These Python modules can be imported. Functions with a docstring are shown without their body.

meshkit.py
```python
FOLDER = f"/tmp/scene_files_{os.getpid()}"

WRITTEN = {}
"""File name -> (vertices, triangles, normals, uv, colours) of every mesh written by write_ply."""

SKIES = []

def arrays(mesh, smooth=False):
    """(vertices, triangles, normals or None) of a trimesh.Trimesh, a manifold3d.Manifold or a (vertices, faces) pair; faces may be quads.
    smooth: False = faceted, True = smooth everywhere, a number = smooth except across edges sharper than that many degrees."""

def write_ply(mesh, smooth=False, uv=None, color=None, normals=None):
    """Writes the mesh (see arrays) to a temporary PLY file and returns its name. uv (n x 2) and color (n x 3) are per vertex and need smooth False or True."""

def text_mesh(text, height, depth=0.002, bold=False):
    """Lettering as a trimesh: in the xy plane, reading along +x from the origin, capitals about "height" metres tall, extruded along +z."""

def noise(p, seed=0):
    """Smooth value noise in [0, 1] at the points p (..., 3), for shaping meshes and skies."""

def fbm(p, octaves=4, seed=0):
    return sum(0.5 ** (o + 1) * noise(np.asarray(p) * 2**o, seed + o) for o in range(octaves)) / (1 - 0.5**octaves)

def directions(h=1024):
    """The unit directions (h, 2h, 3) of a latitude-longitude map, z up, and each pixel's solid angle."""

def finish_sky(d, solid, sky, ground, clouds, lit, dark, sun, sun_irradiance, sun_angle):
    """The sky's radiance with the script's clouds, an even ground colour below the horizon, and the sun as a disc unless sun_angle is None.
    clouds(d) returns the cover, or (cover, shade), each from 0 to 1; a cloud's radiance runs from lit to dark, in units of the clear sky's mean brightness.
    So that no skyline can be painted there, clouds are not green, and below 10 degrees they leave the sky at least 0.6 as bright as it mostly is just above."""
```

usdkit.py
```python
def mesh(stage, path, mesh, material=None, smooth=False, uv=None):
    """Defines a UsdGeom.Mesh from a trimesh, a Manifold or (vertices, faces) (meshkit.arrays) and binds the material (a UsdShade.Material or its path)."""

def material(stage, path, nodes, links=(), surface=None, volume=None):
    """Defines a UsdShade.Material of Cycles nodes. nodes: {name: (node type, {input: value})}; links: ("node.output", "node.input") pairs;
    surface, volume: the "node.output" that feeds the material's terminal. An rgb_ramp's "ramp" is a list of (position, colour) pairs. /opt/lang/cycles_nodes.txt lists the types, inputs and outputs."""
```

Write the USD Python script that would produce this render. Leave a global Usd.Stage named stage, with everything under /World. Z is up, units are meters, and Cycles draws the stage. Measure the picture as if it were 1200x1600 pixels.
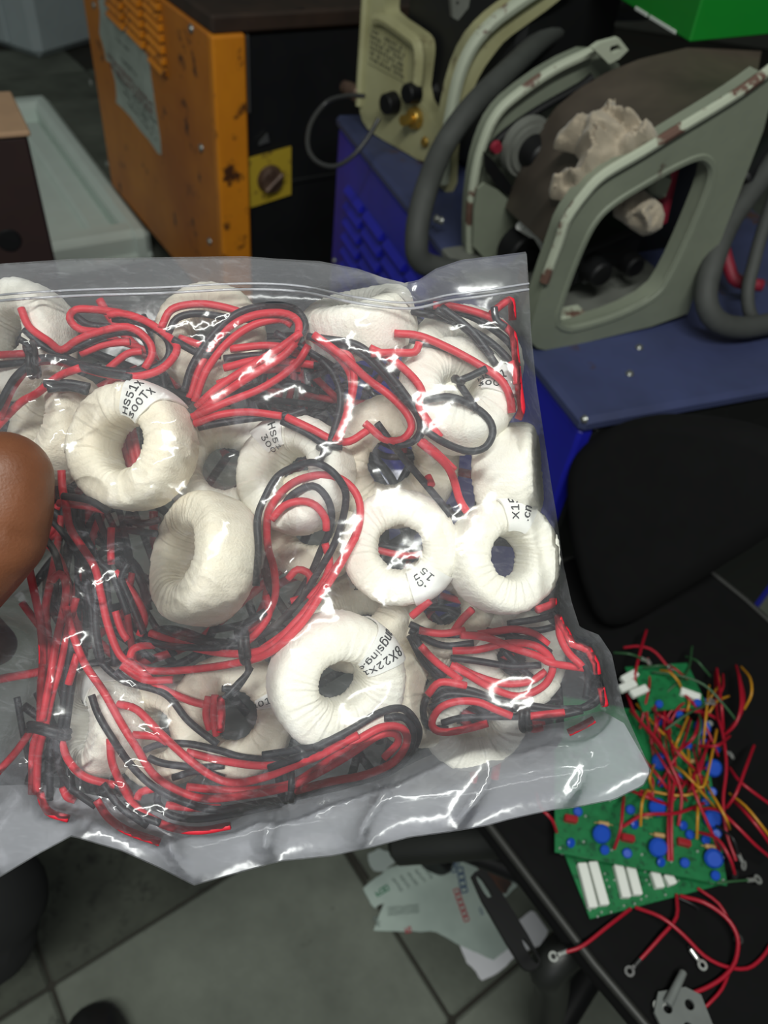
import math, random
import numpy as np, trimesh, manifold3d, usdkit, meshkit
from pxr import Usd, UsdGeom, UsdLux, UsdShade, Gf, Sdf
from scipy.ndimage import gaussian_filter, maximum_filter, gaussian_filter1d
from scipy.spatial import Delaunay
import shapely
from shapely.geometry import Polygon, Point, LineString
RNG = np.random.default_rng(7)
stage = Usd.Stage.CreateInMemory()
UsdGeom.SetStageUpAxis(stage, 'Z'); UsdGeom.SetStageMetersPerUnit(stage, 1.0)
UsdGeom.Xform.Define(stage, '/World'); UsdGeom.Scope.Define(stage, '/World/Looks')
# ------------------------------------------------------------------ camera (hand-held phone, looking down 46 degrees)
F, EYE = 1200.0, np.array([0, 0, 1.2])
def nrm(v): v = np.asarray(v, float); return v / np.linalg.norm(v)
_dn = nrm([-168, -1144, -1200]); _z = -_dn; _f = np.array([0, 0, -1.0]); _y = nrm(_f - _f.dot(_z) * _z); _x = np.cross(_y, _z)
M = np.array([_x, _y, _z])                      # camera directions to world directions
cam = UsdGeom.Camera.Define(stage, '/World/camera')
m4 = np.eye(4); m4[:3, :3] = M.T; m4[3, :3] = EYE
cam.AddTransformOp().Set(Gf.Matrix4d(*m4.ravel().tolist()))
cam.CreateHorizontalApertureAttr(24.0); cam.CreateVerticalApertureAttr(32.0); cam.CreateFocalLengthAttr(24.0)
cam.CreateFStopAttr(10.0); cam.CreateFocusDistanceAttr(0.315); cam.CreateClippingRangeAttr((0.02, 100.0))
cam.CreateExposureAttr(0.0)
# ------------------------------------------------------------------ light: one fluorescent tube over the bench, grey room light
dome = UsdLux.DomeLight.Define(stage, '/World/room_light'); dome.CreateIntensityAttr(0.04); dome.CreateColorAttr((0.90, 1.0, 0.93))
def rect(name, pos, aim, w, h, inten, col):
    l = UsdLux.RectLight.Define(stage, '/World/' + name); zz = nrm(np.array(pos) - np.array(aim)); xx = nrm(np.cross([0.77, 0.64, 0.01], zz)); yy = np.cross(zz, xx)
    t = np.eye(4); t[0, :3], t[1, :3], t[2, :3], t[3, :3] = xx, yy, zz, pos
    l.AddTransformOp().Set(Gf.Matrix4d(*t.ravel().tolist())); l.CreateWidthAttr(w); l.CreateHeightAttr(h); l.CreateIntensityAttr(inten); l.CreateColorAttr(col)
rect('tube_light', (0.0, -0.42, 2.30), (0.0, 0.25, 0.95), 0.14, 1.2, 54.0, (0.97, 1.0, 0.94))
rect('doorway_daylight', (-0.5, -2.6, 1.7), (0, 0.3, 0.9), 1.6, 1.4, 1.3, (0.92, 0.93, 1.0))
# ------------------------------------------------------------------ helpers
def ray(px, py): return M @ np.array([(px - 600) / F, -(py - 800) / F, -1.0])
def cm(px, py, d): return EYE + ray(px, py) * d
def onz(px, py, z): r = ray(px, py); return EYE + r * ((z - EYE[2]) / r[2])
def onpl(px, py, P, n): r = ray(px, py); return EYE + r * (np.dot(np.asarray(P) - EYE, n) / np.dot(r, n))
def lin(r, g, b):
    c = np.array([r, g, b]) / 255.0
    return tuple(np.where(c < 0.04045, c / 12.92, ((c + 0.055) / 1.055) ** 2.4).tolist())
used = {}
def numbered(parent, name):
    k = (str(parent), name); n = used.get(k, 0); used[k] = n + 1
    return name if n == 0 else f'{name}_{n:03d}'
origin = {}
def thing(name, label, cat, base=(0, 0, 0), group=None, kind=None):
    p = '/World/' + numbered('/World', name); x = UsdGeom.Xform.Define(stage, p); x.AddTranslateOp().Set(Gf.Vec3d(*map(float, base)))
    pr = x.GetPrim(); origin[p] = np.array(base, float); tag(pr, label, cat, group, kind); return p
def tag(pr, label=None, cat=None, group=None, kind=None):
    for k, v in (('label', label), ('category', cat), ('group', group), ('kind', kind)):
        if v: pr.SetCustomDataByKey(k, v)
def tm(mesh):
    if isinstance(mesh, trimesh.Trimesh): return mesh
    v, f, _ = meshkit.arrays(mesh); return trimesh.Trimesh(v, f, process=False)
def part(parent, name, mesh, mat, label=None, smooth=35, kind=None):
    """a mesh in world coordinates as a part (or sub-part) of a thing"""
    if isinstance(mesh, list): mesh = trimesh.util.concatenate([tm(m) for m in mesh])
    mesh = tm(mesh).copy(); o = origin[parent]; mesh.vertices = mesh.vertices - o
    p = parent + '/' + numbered(parent, name); origin[p] = o
    g = usdkit.mesh(stage, p, mesh, mat, smooth=smooth); tag(g.GetPrim(), label, None, None, kind); return p
def single(name, mesh, mat, label, cat, group=None, kind=None, smooth=35):
    if isinstance(mesh, list): mesh = trimesh.util.concatenate([tm(m) for m in mesh])
    p = '/World/' + numbered('/World', name); origin[p] = np.zeros(3)
    g = usdkit.mesh(stage, p, mesh, mat, smooth=smooth); tag(g.GetPrim(), label, cat, group, kind); return p
def L(n): return '/World/Looks/' + n
def mat(name, col, rough=0.5, metallic=0.0, var=0.0, vscale=20.0, col2=None, spots=None, bump=0.0, bscale=200.0, spec=0.5, coat=0.0, sss=0.0, sheen=0.0):
    """plain colour, mottled with a second colour, and worn through to 'spots' = (colour, scale, from, to)"""
    n = {'p': ('principled_bsdf', dict(base_color=col, roughness=rough, metallic=metallic, specular_ior_level=spec, coat_weight=coat, sheen_weight=sheen)), 'g': ('geometry', {})}; l = []
    if sss: n['p'][1].update(subsurface_weight=sss, subsurface_radius=(1, .6, .4), subsurface_scale=.003)
    out = None
    if col2 is not None or var:
        c2 = col2 if col2 is not None else tuple(c * (1 - var) for c in col)
        n['n'] = ('noise_texture', dict(scale=vscale, detail=5.0, roughness=0.6)); n['r'] = ('rgb_ramp', dict(ramp=[(0.32, col), (0.68, c2)]))
        l += [('g.position', 'n.vector'), ('n.fac', 'r.fac')]; out = 'r.color'
    if spots:
        sc, ss, a, b = spots
        n['sn'] = ('noise_texture', dict(scale=ss, detail=6.0, roughness=0.65)); n['sr'] = ('map_range', dict(from_min=a, from_max=b, to_min=0.0, to_max=1.0, clamp=True)); n['sm'] = ('mix', dict(color1=col, color2=sc))
        l += [('g.position', 'sn.vector'), ('sn.fac', 'sr.value'), ('sr.result', 'sm.fac')]
        if out: l.append((out, 'sm.color1'))
        out = 'sm.color'
    if out: l.append((out, 'p.base_color'))
    if bump:
        n['bn'] = ('noise_texture', dict(scale=bscale, detail=4.0)); n['b'] = ('bump', dict(strength=bump, distance=0.002))
        l += [('g.position', 'bn.vector'), ('bn.fac', 'b.height'), ('b.normal', 'p.normal')]
    return usdkit.material(stage, L(name), n, l, surface='p.BSDF')
def frame_of(d):
    d = nrm(d); a = nrm(np.cross(d, [0.31, 0.77, 0.55] if abs(d @ nrm([0.31, 0.77, 0.55])) < 0.95 else [1, 0, 0])); return a, np.cross(d, a)
def cbox(c, ax, ay, az, sx, sy, sz, ch=0.003):
    """chamfered box: centre, three directions, full sizes"""
    ax, ay, az = nrm(ax), nrm(ay), nrm(az); ch = min(ch, .45 * min(sx, sy, sz)); pts = []
    for i in (-1, 1):
        for j in (-1, 1):
            for k in (-1, 1):
                for t in range(3):
                    q = np.array([sx / 2, sy / 2, sz / 2]) - ch * (np.arange(3) != t)
                    pts.append(np.array(c) + i * q[0] * ax + j * q[1] * ay + k * q[2] * az)
    return trimesh.convex.convex_hull(np.array(pts))
def cyl(a, b, r, n=20, r2=None, ch=0.0):
    a, b = np.asarray(a, float), np.asarray(b, float); d = b - a; x, y = frame_of(d); t = np.arange(n) * 2 * math.pi / n; r2 = r if r2 is None else r2
    ring = lambda c, q: c + q * (np.cos(t)[:, None] * x + np.sin(t)[:, None] * y)
    pts = [ring(a, r - ch), ring(b, r2 - ch)]
    if ch: e = nrm(d) * ch; pts += [ring(a + e, r), ring(b - e, r2)]
    return trimesh.convex.convex_hull(np.vstack(pts))
def spline(P, step=0.0025):
    """smooth curve through the points, evenly stepped"""
    P = np.asarray(P, float)
    if len(P) == 2: P = np.vstack([P[0], P.mean(0), P[1]])
    Q = np.vstack([2 * P[0] - P[1], P, 2 * P[-1] - P[-2]]); out = []
    for i in range(1, len(Q) - 2):
        p0, p1, p2, p3 = Q[i - 1:i + 3]; n = max(3, int(np.linalg.norm(p2 - p1) / step)); t = np.linspace(0, 1, n, endpoint=False)[:, None]
        out.append(0.5 * (2 * p1 + (p2 - p0) * t + (2 * p0 - 5 * p1 + 4 * p2 - p3) * t ** 2 + (3 * p1 - p0 - 3 * p2 + p3) * t ** 3))
    return np.vstack(out + [P[-1:]])
def tube(P, r, n=8):
    """swept round tube with closed ends along a point list"""
    P = np.asarray(P, float); T = np.gradient(P, axis=0); T /= np.maximum(np.linalg.norm(T, axis=1, keepdims=True), 1e-9); a, _ = frame_of(T[0]); r = np.broadcast_to(r, len(P))
    t = np.arange(n) * 2 * math.pi / n; V = []
    for i in range(len(P)):
        a = nrm(a - T[i] * (a @ T[i])); b = np.cross(T[i], a); V.append(P[i] + r[i] * (np.cos(t)[:, None] * a + np.sin(t)[:, None] * b))
    V = np.vstack(V + [P[:1], P[-1:]]); k = len(P); f = []
    i = np.arange(k - 1)[:, None] * n; j = np.arange(n)[None]; j2 = (j + 1) % n
    A, B, Cc, D = i + j, i + j2, i + n + j2, i + n + j
    f = [np.stack([A, B, Cc], -1).reshape(-1, 3), np.stack([A, Cc, D], -1).reshape(-1, 3)]
    e = (k - 1) * n; jj = np.arange(n); f += [np.stack([np.full(n, k * n), (jj + 1) % n, jj], -1), np.stack([np.full(n, k * n + 1), e + jj, e + (jj + 1) % n], -1)]
    return trimesh.Trimesh(V, np.vstack(f), process=False)
def basis_pl(n, up=(0, 0, 1)):
    n = nrm(n); y = nrm(np.array(up) - np.dot(up, n) * n) if abs(np.dot(up, n)) < 0.9 else nrm(np.array([0, 1, 0]) - n[1] * n); return np.cross(y, n), y, n
def slab(poly2, P, ex, ey, ez, t, holes=()):
    """2-d polygon in the plane (P, ex, ey), extruded by t along ez"""
    pg = poly2 if isinstance(poly2, Polygon) else Polygon(poly2, holes)
    pg = pg.buffer(0); pg = max(pg.geoms, key=lambda g: g.area) if hasattr(pg, 'geoms') else pg
    m = trimesh.creation.extrude_polygon(pg, t, engine='earcut'); v = m.vertices
    return trimesh.Trimesh(P + v[:, :1] * ex + v[:, 1:2] * ey + v[:, 2:] * ez, m.faces, process=False)
def round_pts(pts, it=2):
    P = np.asarray(pts, float)
    for _ in range(it): Q = np.roll(P, -1, 0); P = np.stack([.75 * P + .25 * Q, .25 * P + .75 * Q], 1).reshape(-1, P.shape[1])
    return P
def plate(pxs, P, n, t, holes=(), it=0, up=(0, 0, 1)):
    """outline seen at pixels, standing in the plane (P, n), t thick away from the viewer"""
    n = nrm(n); n = n if np.dot(EYE - P, n) > 0 else -n; ex, ey, ez = basis_pl(n, up)
    to2 = lambda q: [((onpl(x, y, P, n) - P) @ ex, (onpl(x, y, P, n) - P) @ ey) for x, y in (round_pts(q, it) if it else q)]
    return slab(Polygon(to2(pxs), [to2(h) for h in holes]), np.asarray(P) - ez * t, ex, ey, ez, t)
def hullsph(a, ra, b, rb): return manifold3d.Manifold.batch_hull([manifold3d.Manifold.sphere(ra, 24).translate(tuple(map(float, a))), manifold3d.Manifold.sphere(rb, 24).translate(tuple(map(float, b)))])
# ------------------------------------------------------------------ materials
mat('tape', lin(248, 246, 236), 0.75, col2=lin(238, 234, 220), vscale=60, bump=0.25, bscale=900, sheen=0.1)
mat('tape_warm', lin(242, 236, 218), 0.75, col2=lin(232, 222, 202), vscale=60, bump=0.25, bscale=900)
mat('red_wire', lin(214, 38, 56), 0.5, var=0.08, vscale=80)
mat('black_wire', lin(32, 34, 40), 0.5, var=0.15, vscale=80)
mat('tie_black', lin(26, 26, 28), 0.5)
mat('label_paper', lin(240, 240, 236), 0.5)
mat('ink', lin(32, 32, 34), 0.6)
def film_mat(name, haze, scuff):
    usdkit.material(stage, L(name), {
        'g': ('geometry', {}), 'mp': ('mapping', dict(scale=(1.0, 3.2, 1.6), rotation=(0.4, 0.3, 0.5))),
        's': ('noise_texture', dict(scale=95.0, detail=8.0, roughness=0.75, distortion=1.2)), 'sr': ('map_range', dict(from_min=0.52, from_max=0.80, to_min=haze, to_max=haze + scuff, clamp=True)),
        'bn': ('noise_texture', dict(scale=55.0, detail=3.0)), 'b': ('bump', dict(strength=0.35, distance=0.0012)),
        't': ('transparent_bsdf', dict(color=(0.97, 0.97, 0.98))), 'd': ('diffuse_bsdf', dict(color=(0.84, 0.85, 0.92))), 'tl': ('translucent_bsdf', dict(color=(0.84, 0.85, 0.92))),
        'dt': ('mix_closure', dict(fac=0.42)), 'm1': ('mix_closure', {}), 'gl': ('glossy_bsdf', dict(color=(1, 1, 1), roughness=0.17)), 'fr': ('fresnel', dict(IOR=1.5)), 'm2': ('mix_closure', {})},
        [('g.position', 'mp.vector'), ('mp.vector', 's.vector'), ('s.fac', 'sr.value'), ('g.position', 'bn.vector'), ('bn.fac', 'b.height'), ('b.normal', 'gl.normal'), ('b.normal', 'd.normal'),
         ('d.BSDF', 'dt.closure1'), ('tl.BSDF', 'dt.closure2'), ('sr.result', 'm1.fac'), ('t.BSDF', 'm1.closure1'), ('dt.closure', 'm1.closure2'),
         ('b.normal', 'fr.normal') if False else ('sr.result', 'm1.fac'), ('fr.fac', 'm2.fac'), ('m1.closure', 'm2.closure1'), ('gl.BSDF', 'm2.closure2')], surface='m2.closure')
film_mat('film', 0.095, 0.20)
film_mat('film_back', 0.12, 0.08)
film_mat('film_fold', 0.48, 0.12)
film_mat('film_band', 0.10, 0.10)
# ------------------------------------------------------------------ the bag's contents: everything stacked from the back to the front in the bag's own frame
D0 = 0.335                                       # distance of the bag's middle plane
GX0, GY0, GS, GW, GH = -320, 340, 4, 350, 300    # height field over the bag (for stacking)
HT = np.full((GH, GW), -0.046)
def bagP(px, py, w): return cm(px, py, D0 - w)
def cells(px, py): return np.clip(((np.asarray(py) - GY0) / GS).astype(int), 0, GH - 1), np.clip(((np.asarray(px) - GX0) / GS).astype(int), 0, GW - 1)
def pixw(P):
    c = (np.asarray(P) - EYE) @ M; return 600 + F * c[:, 0] / -c[:, 2], 800 - F * c[:, 1] / -c[:, 2], D0 + c[:, 2]
def raise_by(P, pad=0.0):
    x, y, w = pixw(P); i, j = cells(x, y); np.maximum.at(HT, (i, j), w + pad)
def ring_mesh(R, r, h, seed, nt=170, ncs=28):
    """tape-wound ring about +z: every wrap of the tape is a ridge of its own; also returns its outline s -> (radius, z) and arc length"""
    rg = np.random.default_rng(seed); wraps = 30 + seed % 9
    e = np.cumsum(rg.uniform(0.6, 1.4, wraps)); e = e / e[-1] * 2 * math.pi; lift = rg.uniform(0, 0.00045, wraps); skew = rg.uniform(0.05, 0.3)
    s = np.arange(ncs) * 2 * math.pi / ncs; sg = lambda v, p: np.sign(v) * np.abs(v) ** p
    cx, cz = (R - r) / 2 * sg(np.cos(s), 0.62), h * sg(np.sin(s), 0.58)
    th = np.arange(nt) * 2 * math.pi / nt; T, S = np.meshgrid(th, s, indexing='ij'); Tw = (T + skew * np.sin(S) + 0.05 * np.sin(3 * T)) % (2 * math.pi)
    k = np.searchsorted(e, Tw) % wraps; lo = np.where(k > 0, e[k - 1], 0); fr = (Tw - lo) / (e[k] - lo)
    b = lift[k] + 0.00050 * np.clip(fr, 0, 1) - 0.0002 + 0.0006 * (meshkit.noise(np.stack([T * 3, S * 1.3, T * 0 + seed], -1)) - .5)
    out = np.stack([np.cos(S), np.sin(S)], -1); rr = (R + r) / 2 + cx[None] + b * out[..., 0]; zz = cz[None] + b * out[..., 1]
    V = np.stack([rr * np.cos(T), rr * np.sin(T), zz], -1).reshape(-1, 3)
    i, j = np.meshgrid(np.arange(nt), np.arange(ncs), indexing='ij'); i2, j2 = (i + 1) % nt, (j + 1) % ncs; q = lambda a, b_: a * ncs + b_
    f = np.stack([q(i, j), q(i2, j), q(i2, j2), q(i, j2)], -1).reshape(-1, 4)
    return V, f
def on_ring(R, r, h, th, s, lift):
    sg = lambda v, p: np.sign(v) * np.abs(v) ** p
    rr = (R + r) / 2 + ((R - r) / 2 + lift) * sg(np.cos(s), 0.62); z = (h + lift) * sg(np.sin(s), 0.58); return np.stack([rr * np.cos(th), rr * np.sin(th), z], -1)
def toroid(px, py, w, n, Rpx, label, seed, text=None, at=0.0, flip=False, warm=False, group=None, hole=0.40, th_=0.46, sw=0.72, text_s=0.95):
    """ring seen at (px, py), w metres in front of the bag's middle, axis n in camera directions, outer radius Rpx pixels"""
    c = bagP(px, py, w); R = Rpx * (D0 - w) / F; r = R * hole; h = R * th_
    ax = M @ nrm(n); right = M @ np.array([1.0, 0, 0]); ex = nrm(right - right @ ax * ax); ey = np.cross(ax, ex); tow = lambda V: c + V[:, :1] * ex + V[:, 1:2] * ey + V[:, 2:] * ax
    V, f = ring_mesh(R, r, h, seed); W = tow(V); raise_by(W)
    t = thing('toroidal_transformer', label, 'transformer', W[np.argmin(W[:, 2])], 'ring transformers in the bag')
    part(t, 'tape_winding', (W, f), L('tape_warm' if warm else 'tape'), smooth=True)
    if text:
        a0 = math.radians(at); tw = 0.0062 * len(text) / R / 0.82; nn, mm = 14, 16; ss = np.linspace(sw + 1.6, -0.55, mm); tt = np.linspace(a0 - tw / 2 * 1.25, a0 + tw / 2 * 1.25, nn)
        S, T = np.meshgrid(ss, tt, indexing='ij'); A = on_ring(R, r, h, T, S, 0.0013).reshape(-1, 3); B = on_ring(R, r, h, T, S, 0.0005).reshape(-1, 3)
        i, j = np.meshgrid(np.arange(mm - 1), np.arange(nn - 1), indexing='ij'); q = (i * nn + j).ravel(); quad = np.stack([q, q + nn, q + nn + 1, q + 1], -1)
        bd = np.concatenate([np.arange(nn), np.arange(1, mm) * nn + nn - 1, (mm - 1) * nn + np.arange(nn - 2, -1, -1), np.arange(mm - 2, 0, -1) * nn]); N = mm * nn; b2 = np.roll(bd, -1)
        fq = np.vstack([quad, quad[:, ::-1] + N, np.stack([bd, bd + N, b2 + N, b2], -1)])
        lab = part(t, 'paper_label', (tow(np.vstack([A, B])), fq), L('label_paper'), 'printed white paper label')
        sg_ = np.linspace(-1.6, 4.7, 400); cc = on_ring(R, r, h, 0.0 * sg_, sg_, 0.0013); al = np.concatenate([[0], np.cumsum(np.linalg.norm(np.diff(cc, axis=0), axis=1))])
        for k, line in enumerate(text):
            g = meshkit.text_mesh(line, 0.0036, 0.0003); g = trimesh.Trimesh(*trimesh.remesh.subdivide_to_size(g.vertices, g.faces, 0.0022)); v = g.vertices
            x = v[:, 0] if not flip else v[:, 0].max() - v[:, 0]; y = v[:, 1] if not flip else -v[:, 1]
            s_ = np.interp(np.interp(1.57 + text_s, sg_, al) - x, al, sg_); off = ((len(text) - 1) / 2 - k) * 0.0056 - 0.0018; off = off if not flip else -off
            q3 = on_ring(R, r, h, a0 + (off + (y if not flip else y)) / ((R + r) / 2 * 1.12), s_, 0.0013) ; dz = on_ring(R, r, h, a0 + (off + y) / ((R + r) / 2 * 1.12), s_, 0.0013 + 1) - q3
            q3 = q3 + dz * (0.0001 + v[:, 2:3]) / np.maximum(np.linalg.norm(dz, axis=1, keepdims=True), 1e-9)
            part(lab, 'printed_line', trimesh.Trimesh(tow(q3), g.faces, process=False), L('ink'), smooth=False)
    return t
OUT = [(-150,450),(-90,428),(0,412),(120,404),(250,402),(380,400),(430,404),(500,408),(560,420),(600,434),(632,442),(655,437),(680,420),(720,406),(770,400),(823,393),
       (826,440),(830,520),(838,600),(850,680),(862,760),(869,800),(880,880),(893,940),(906,980),(936,992),(956,1022),(964,1060),(976,1110),(1000,1165),(1018,1205),
       (1006,1228),(960,1250),(900,1262),(860,1267),(800,1280),(760,1291),(700,1301),(640,1309),(580,1325),(520,1338),(440,1346),(380,1362),(303,1384),(250,1357),(190,1330),(112,1307),(60,1335),(0,1371),(-70,1405),(-140,1330),(-170,1180),(-190,1000),(-200,850),(-200,650),(-180,520)]
PG = Polygon(OUT); PIN = PG.buffer(-28); PINL = LineString(list(PIN.exterior.coords)); PDEEP = PG.buffer(-62)
def inside(S):
    S = S.copy(); k = ~shapely.contains_xy(PIN, S[:, 0], S[:, 1])
    for i in np.nonzero(k)[0]: S[i] = PINL.interpolate(PINL.project(Point(S[i]))).coords[0]
    S[:, 0] = gaussian_filter1d(S[:, 0], 1, mode='nearest') if k.any() else S[:, 0]; return S
RW, BW = 0.00168, 0.00155
def wire(parent, col, pts, w=0.0, r=None, under=False, name=None, lift=True):
    """one insulated lead: lies on whatever is already stacked (or stays at depth w when 'under')"""
    r = r or (RW if col == 'r' else BW)
    S = inside(spline(np.array(pts, float), 7.0)); wv = np.full(len(S), float(w)) if np.ndim(w) == 0 else np.interp(np.linspace(0, 1, len(S)), np.linspace(0, 1, len(w)), w)
    if under:
        keep = shapely.contains_xy(PDEEP, S[:, 0], S[:, 1]); S, wv = S[keep], wv[keep]
        if len(S) < 4: return
    if not under:
        px_r = r * F / D0; tops = []
        for dx, dy in ((0, 0), (px_r, 0), (-px_r, 0), (0, px_r), (0, -px_r)): i, j = cells(S[:, 0] + dx, S[:, 1] + dy); tops.append(HT[i, j])
        need = np.max(tops, axis=0) + r * 0.75; b = np.maximum(wv, need); k = 9
        pad = np.pad(b, k, mode='edge'); mx = np.array([pad[i:i + 2 * k + 1].max() for i in range(len(b))]); sm = gaussian_filter1d(0.6 * mx + 0.4 * b, 5, mode='nearest'); wv = np.maximum(sm, need * 0.35 + sm * 0.65)
    P = np.array([bagP(x, y, q) for (x, y), q in zip(S, wv)])
    if not under: raise_by(spline(P, 0.001) , r)
    part(parent, name or ('red_wire' if col == 'r' else 'black_wire'), tube(P, r, 10), L('red_wire' if col == 'r' else 'black_wire'), smooth=True)
def tie(parent, px, py, ang, half, loops=2, tail=None):
    """twist tie around a bundle: loops across it, and cut ends"""
    i, j = cells(px, py); w = HT[max(i - 3, 0):i + 4, max(j - 3, 0):j + 4].max(); d = np.array([math.cos(math.radians(ang)), math.sin(math.radians(ang))]); e = np.array([-d[1], d[0]]); ms = []
    for k in range(loops):
        o = (k - (loops - 1) / 2) * 9; t = np.linspace(0, 2 * math.pi, 26); S = np.array([px, py]) + d * half * np.cos(t)[:, None] + e * (o + 2 * np.sin(2 * t))[:, None]
        ms.append(tube(np.array([bagP(x, y, w - 0.006 + 0.0085 * math.sin(a)) for (x, y), a in zip(S, t)]), 0.0014, 7))
    for q in tail or []: ms.append(tube(spline([bagP(x, y, w + 0.001 + 0.002 * n) for n, (x, y) in enumerate(q)]), 0.0014, 7))
    for m in ms: raise_by(m.vertices)
    part(parent, 'twist_tie', ms, L('tie_black'), smooth=True)
def bundle(label, px, py, w=0.0, group=None): return thing('lead_bundle', label, 'wire bundle', bagP(px, py, w), 'lead bundles in the bag')
# -- deepest layer: leads seen only through the gaps
b = bundle('dark tangle of leads deep in the bag\'s upper middle, behind the rings', 560, 640, -0.03)
for k in range(34):
    c = np.array([RNG.uniform(380, 800), RNG.uniform(510, 700)]) if k < 20 else np.array([RNG.uniform(60, 330), RNG.uniform(560, 640)]); a = RNG.uniform(0, 6.28); ln = RNG.uniform(60, 130); d = np.array([math.cos(a), .45 * math.sin(a)]) * ln; q = np.array([-d[1], d[0]]) * RNG.uniform(-.5, .5)
    wire(b, 'b' if RNG.random() < 0.72 else 'r', [c - d, c - d * .3 + q, c + d * .4 + q * .6, c + d], -0.031 + RNG.uniform(-.002, .004), under=True)
b = bundle('dark tangle of leads deep in the lower left of the bag beneath the hand', 150, 950, -0.03)
for k in range(34):
    c = np.array([RNG.uniform(40, 230), RNG.uniform(790, 1250)]); a = 1.3 + RNG.uniform(-.6, .6); ln = RNG.uniform(60, 140); d = np.array([math.cos(a), math.sin(a)]) * ln; q = np.array([-d[1], d[0]]) * RNG.uniform(-.3, .3)
    wire(b, 'b' if RNG.random() < 0.75 else 'r', [c - d, c - d * .3 + q, c + d * .4 + q * .6, c + d], -0.030 + RNG.uniform(-.002, .004), under=True)
b = bundle('dark tangle of leads deep in the lower right corner of the bag', 800, 1040, -0.03)
for k in range(30):
    c = np.array([RNG.uniform(660, 880), RNG.uniform(960, 1120)]); a = RNG.uniform(-.5, .7); ln = RNG.uniform(50, 110); d = np.array([math.cos(a), math.sin(a)]) * ln; q = np.array([-d[1], d[0]]) * RNG.uniform(-.4, .4)
    wire(b, 'b' if RNG.random() < 0.75 else 'r', [c - d, c - d * .3 + q, c + d * .4 + q * .6, c + d], -0.030 + RNG.uniform(-.002, .004), under=True)
b = bundle('deepest layer of black and red leads against the back of the bag', 480, 860, -0.037)
for k in range(130):
    c = np.array([RNG.uniform(60, 860), RNG.uniform(520, 1200)]); a = RNG.uniform(0, 6.28); ln = RNG.uniform(60, 130); d = np.array([math.cos(a), math.sin(a)]) * ln; q = np.array([-d[1], d[0]]) * RNG.uniform(-.5, .5)
    wire(b, 'b' if RNG.random() < 0.74 else 'r', [c - d, c - d * .3 + q, c + d * .4 + q * .6, c + d], -0.038 + RNG.uniform(-.003, .003), under=True, r=.0021)
# -- rings lying behind
BK = 'transformers lying deeper in the bag'
toroid(28, 532, -.014, (-.3, .1, .9), 92, 'cream tape-wound ring transformer at the bag\'s upper left edge, cut by the picture\'s edge', 1)
toroid(330, 530, -.020, (.1, .2, .9), 84, 'greyish ring transformer under the red lead arch at the bag\'s top', 2, warm=True)
toroid(86, 668, -.013, (-.62, .2, .7), 88, 'dull ring transformer behind the thumb and behind the ring lettered HS51, at left', 3, warm=True)
toroid(352, 732, -.016, (.15, .1, .9), 92, 'cream ring transformer between the HS51 ring and the centre of the bag, in their shade', 4)
toroid(612, 722, -.018, (.15, -.2, .9), 102, 'dull ring transformer under the black diagonal lead in the middle of the bag', 5, warm=True)
toroid(722, 572, -.016, (.2, .2, 1), 92, 'ring transformer with its rim arching behind the black-looped one at upper right', 6)
toroid(492, 822, -.020, (0, .2, .9), 86, 'greyish ring transformer seen inside the big centre wire loop', 7, warm=True)
toroid(690, 948, -.022, (0, .3, .9), 80, 'greyish ring transformer between and below the two bright white facing rings', 8, warm=True)
toroid(365, 1118, -.014, (.05, .25, .9), 96, 'cream ring transformer with red leads through its hole, left of the largest ring', 9, ['101'], at=20, warm=True)
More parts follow.
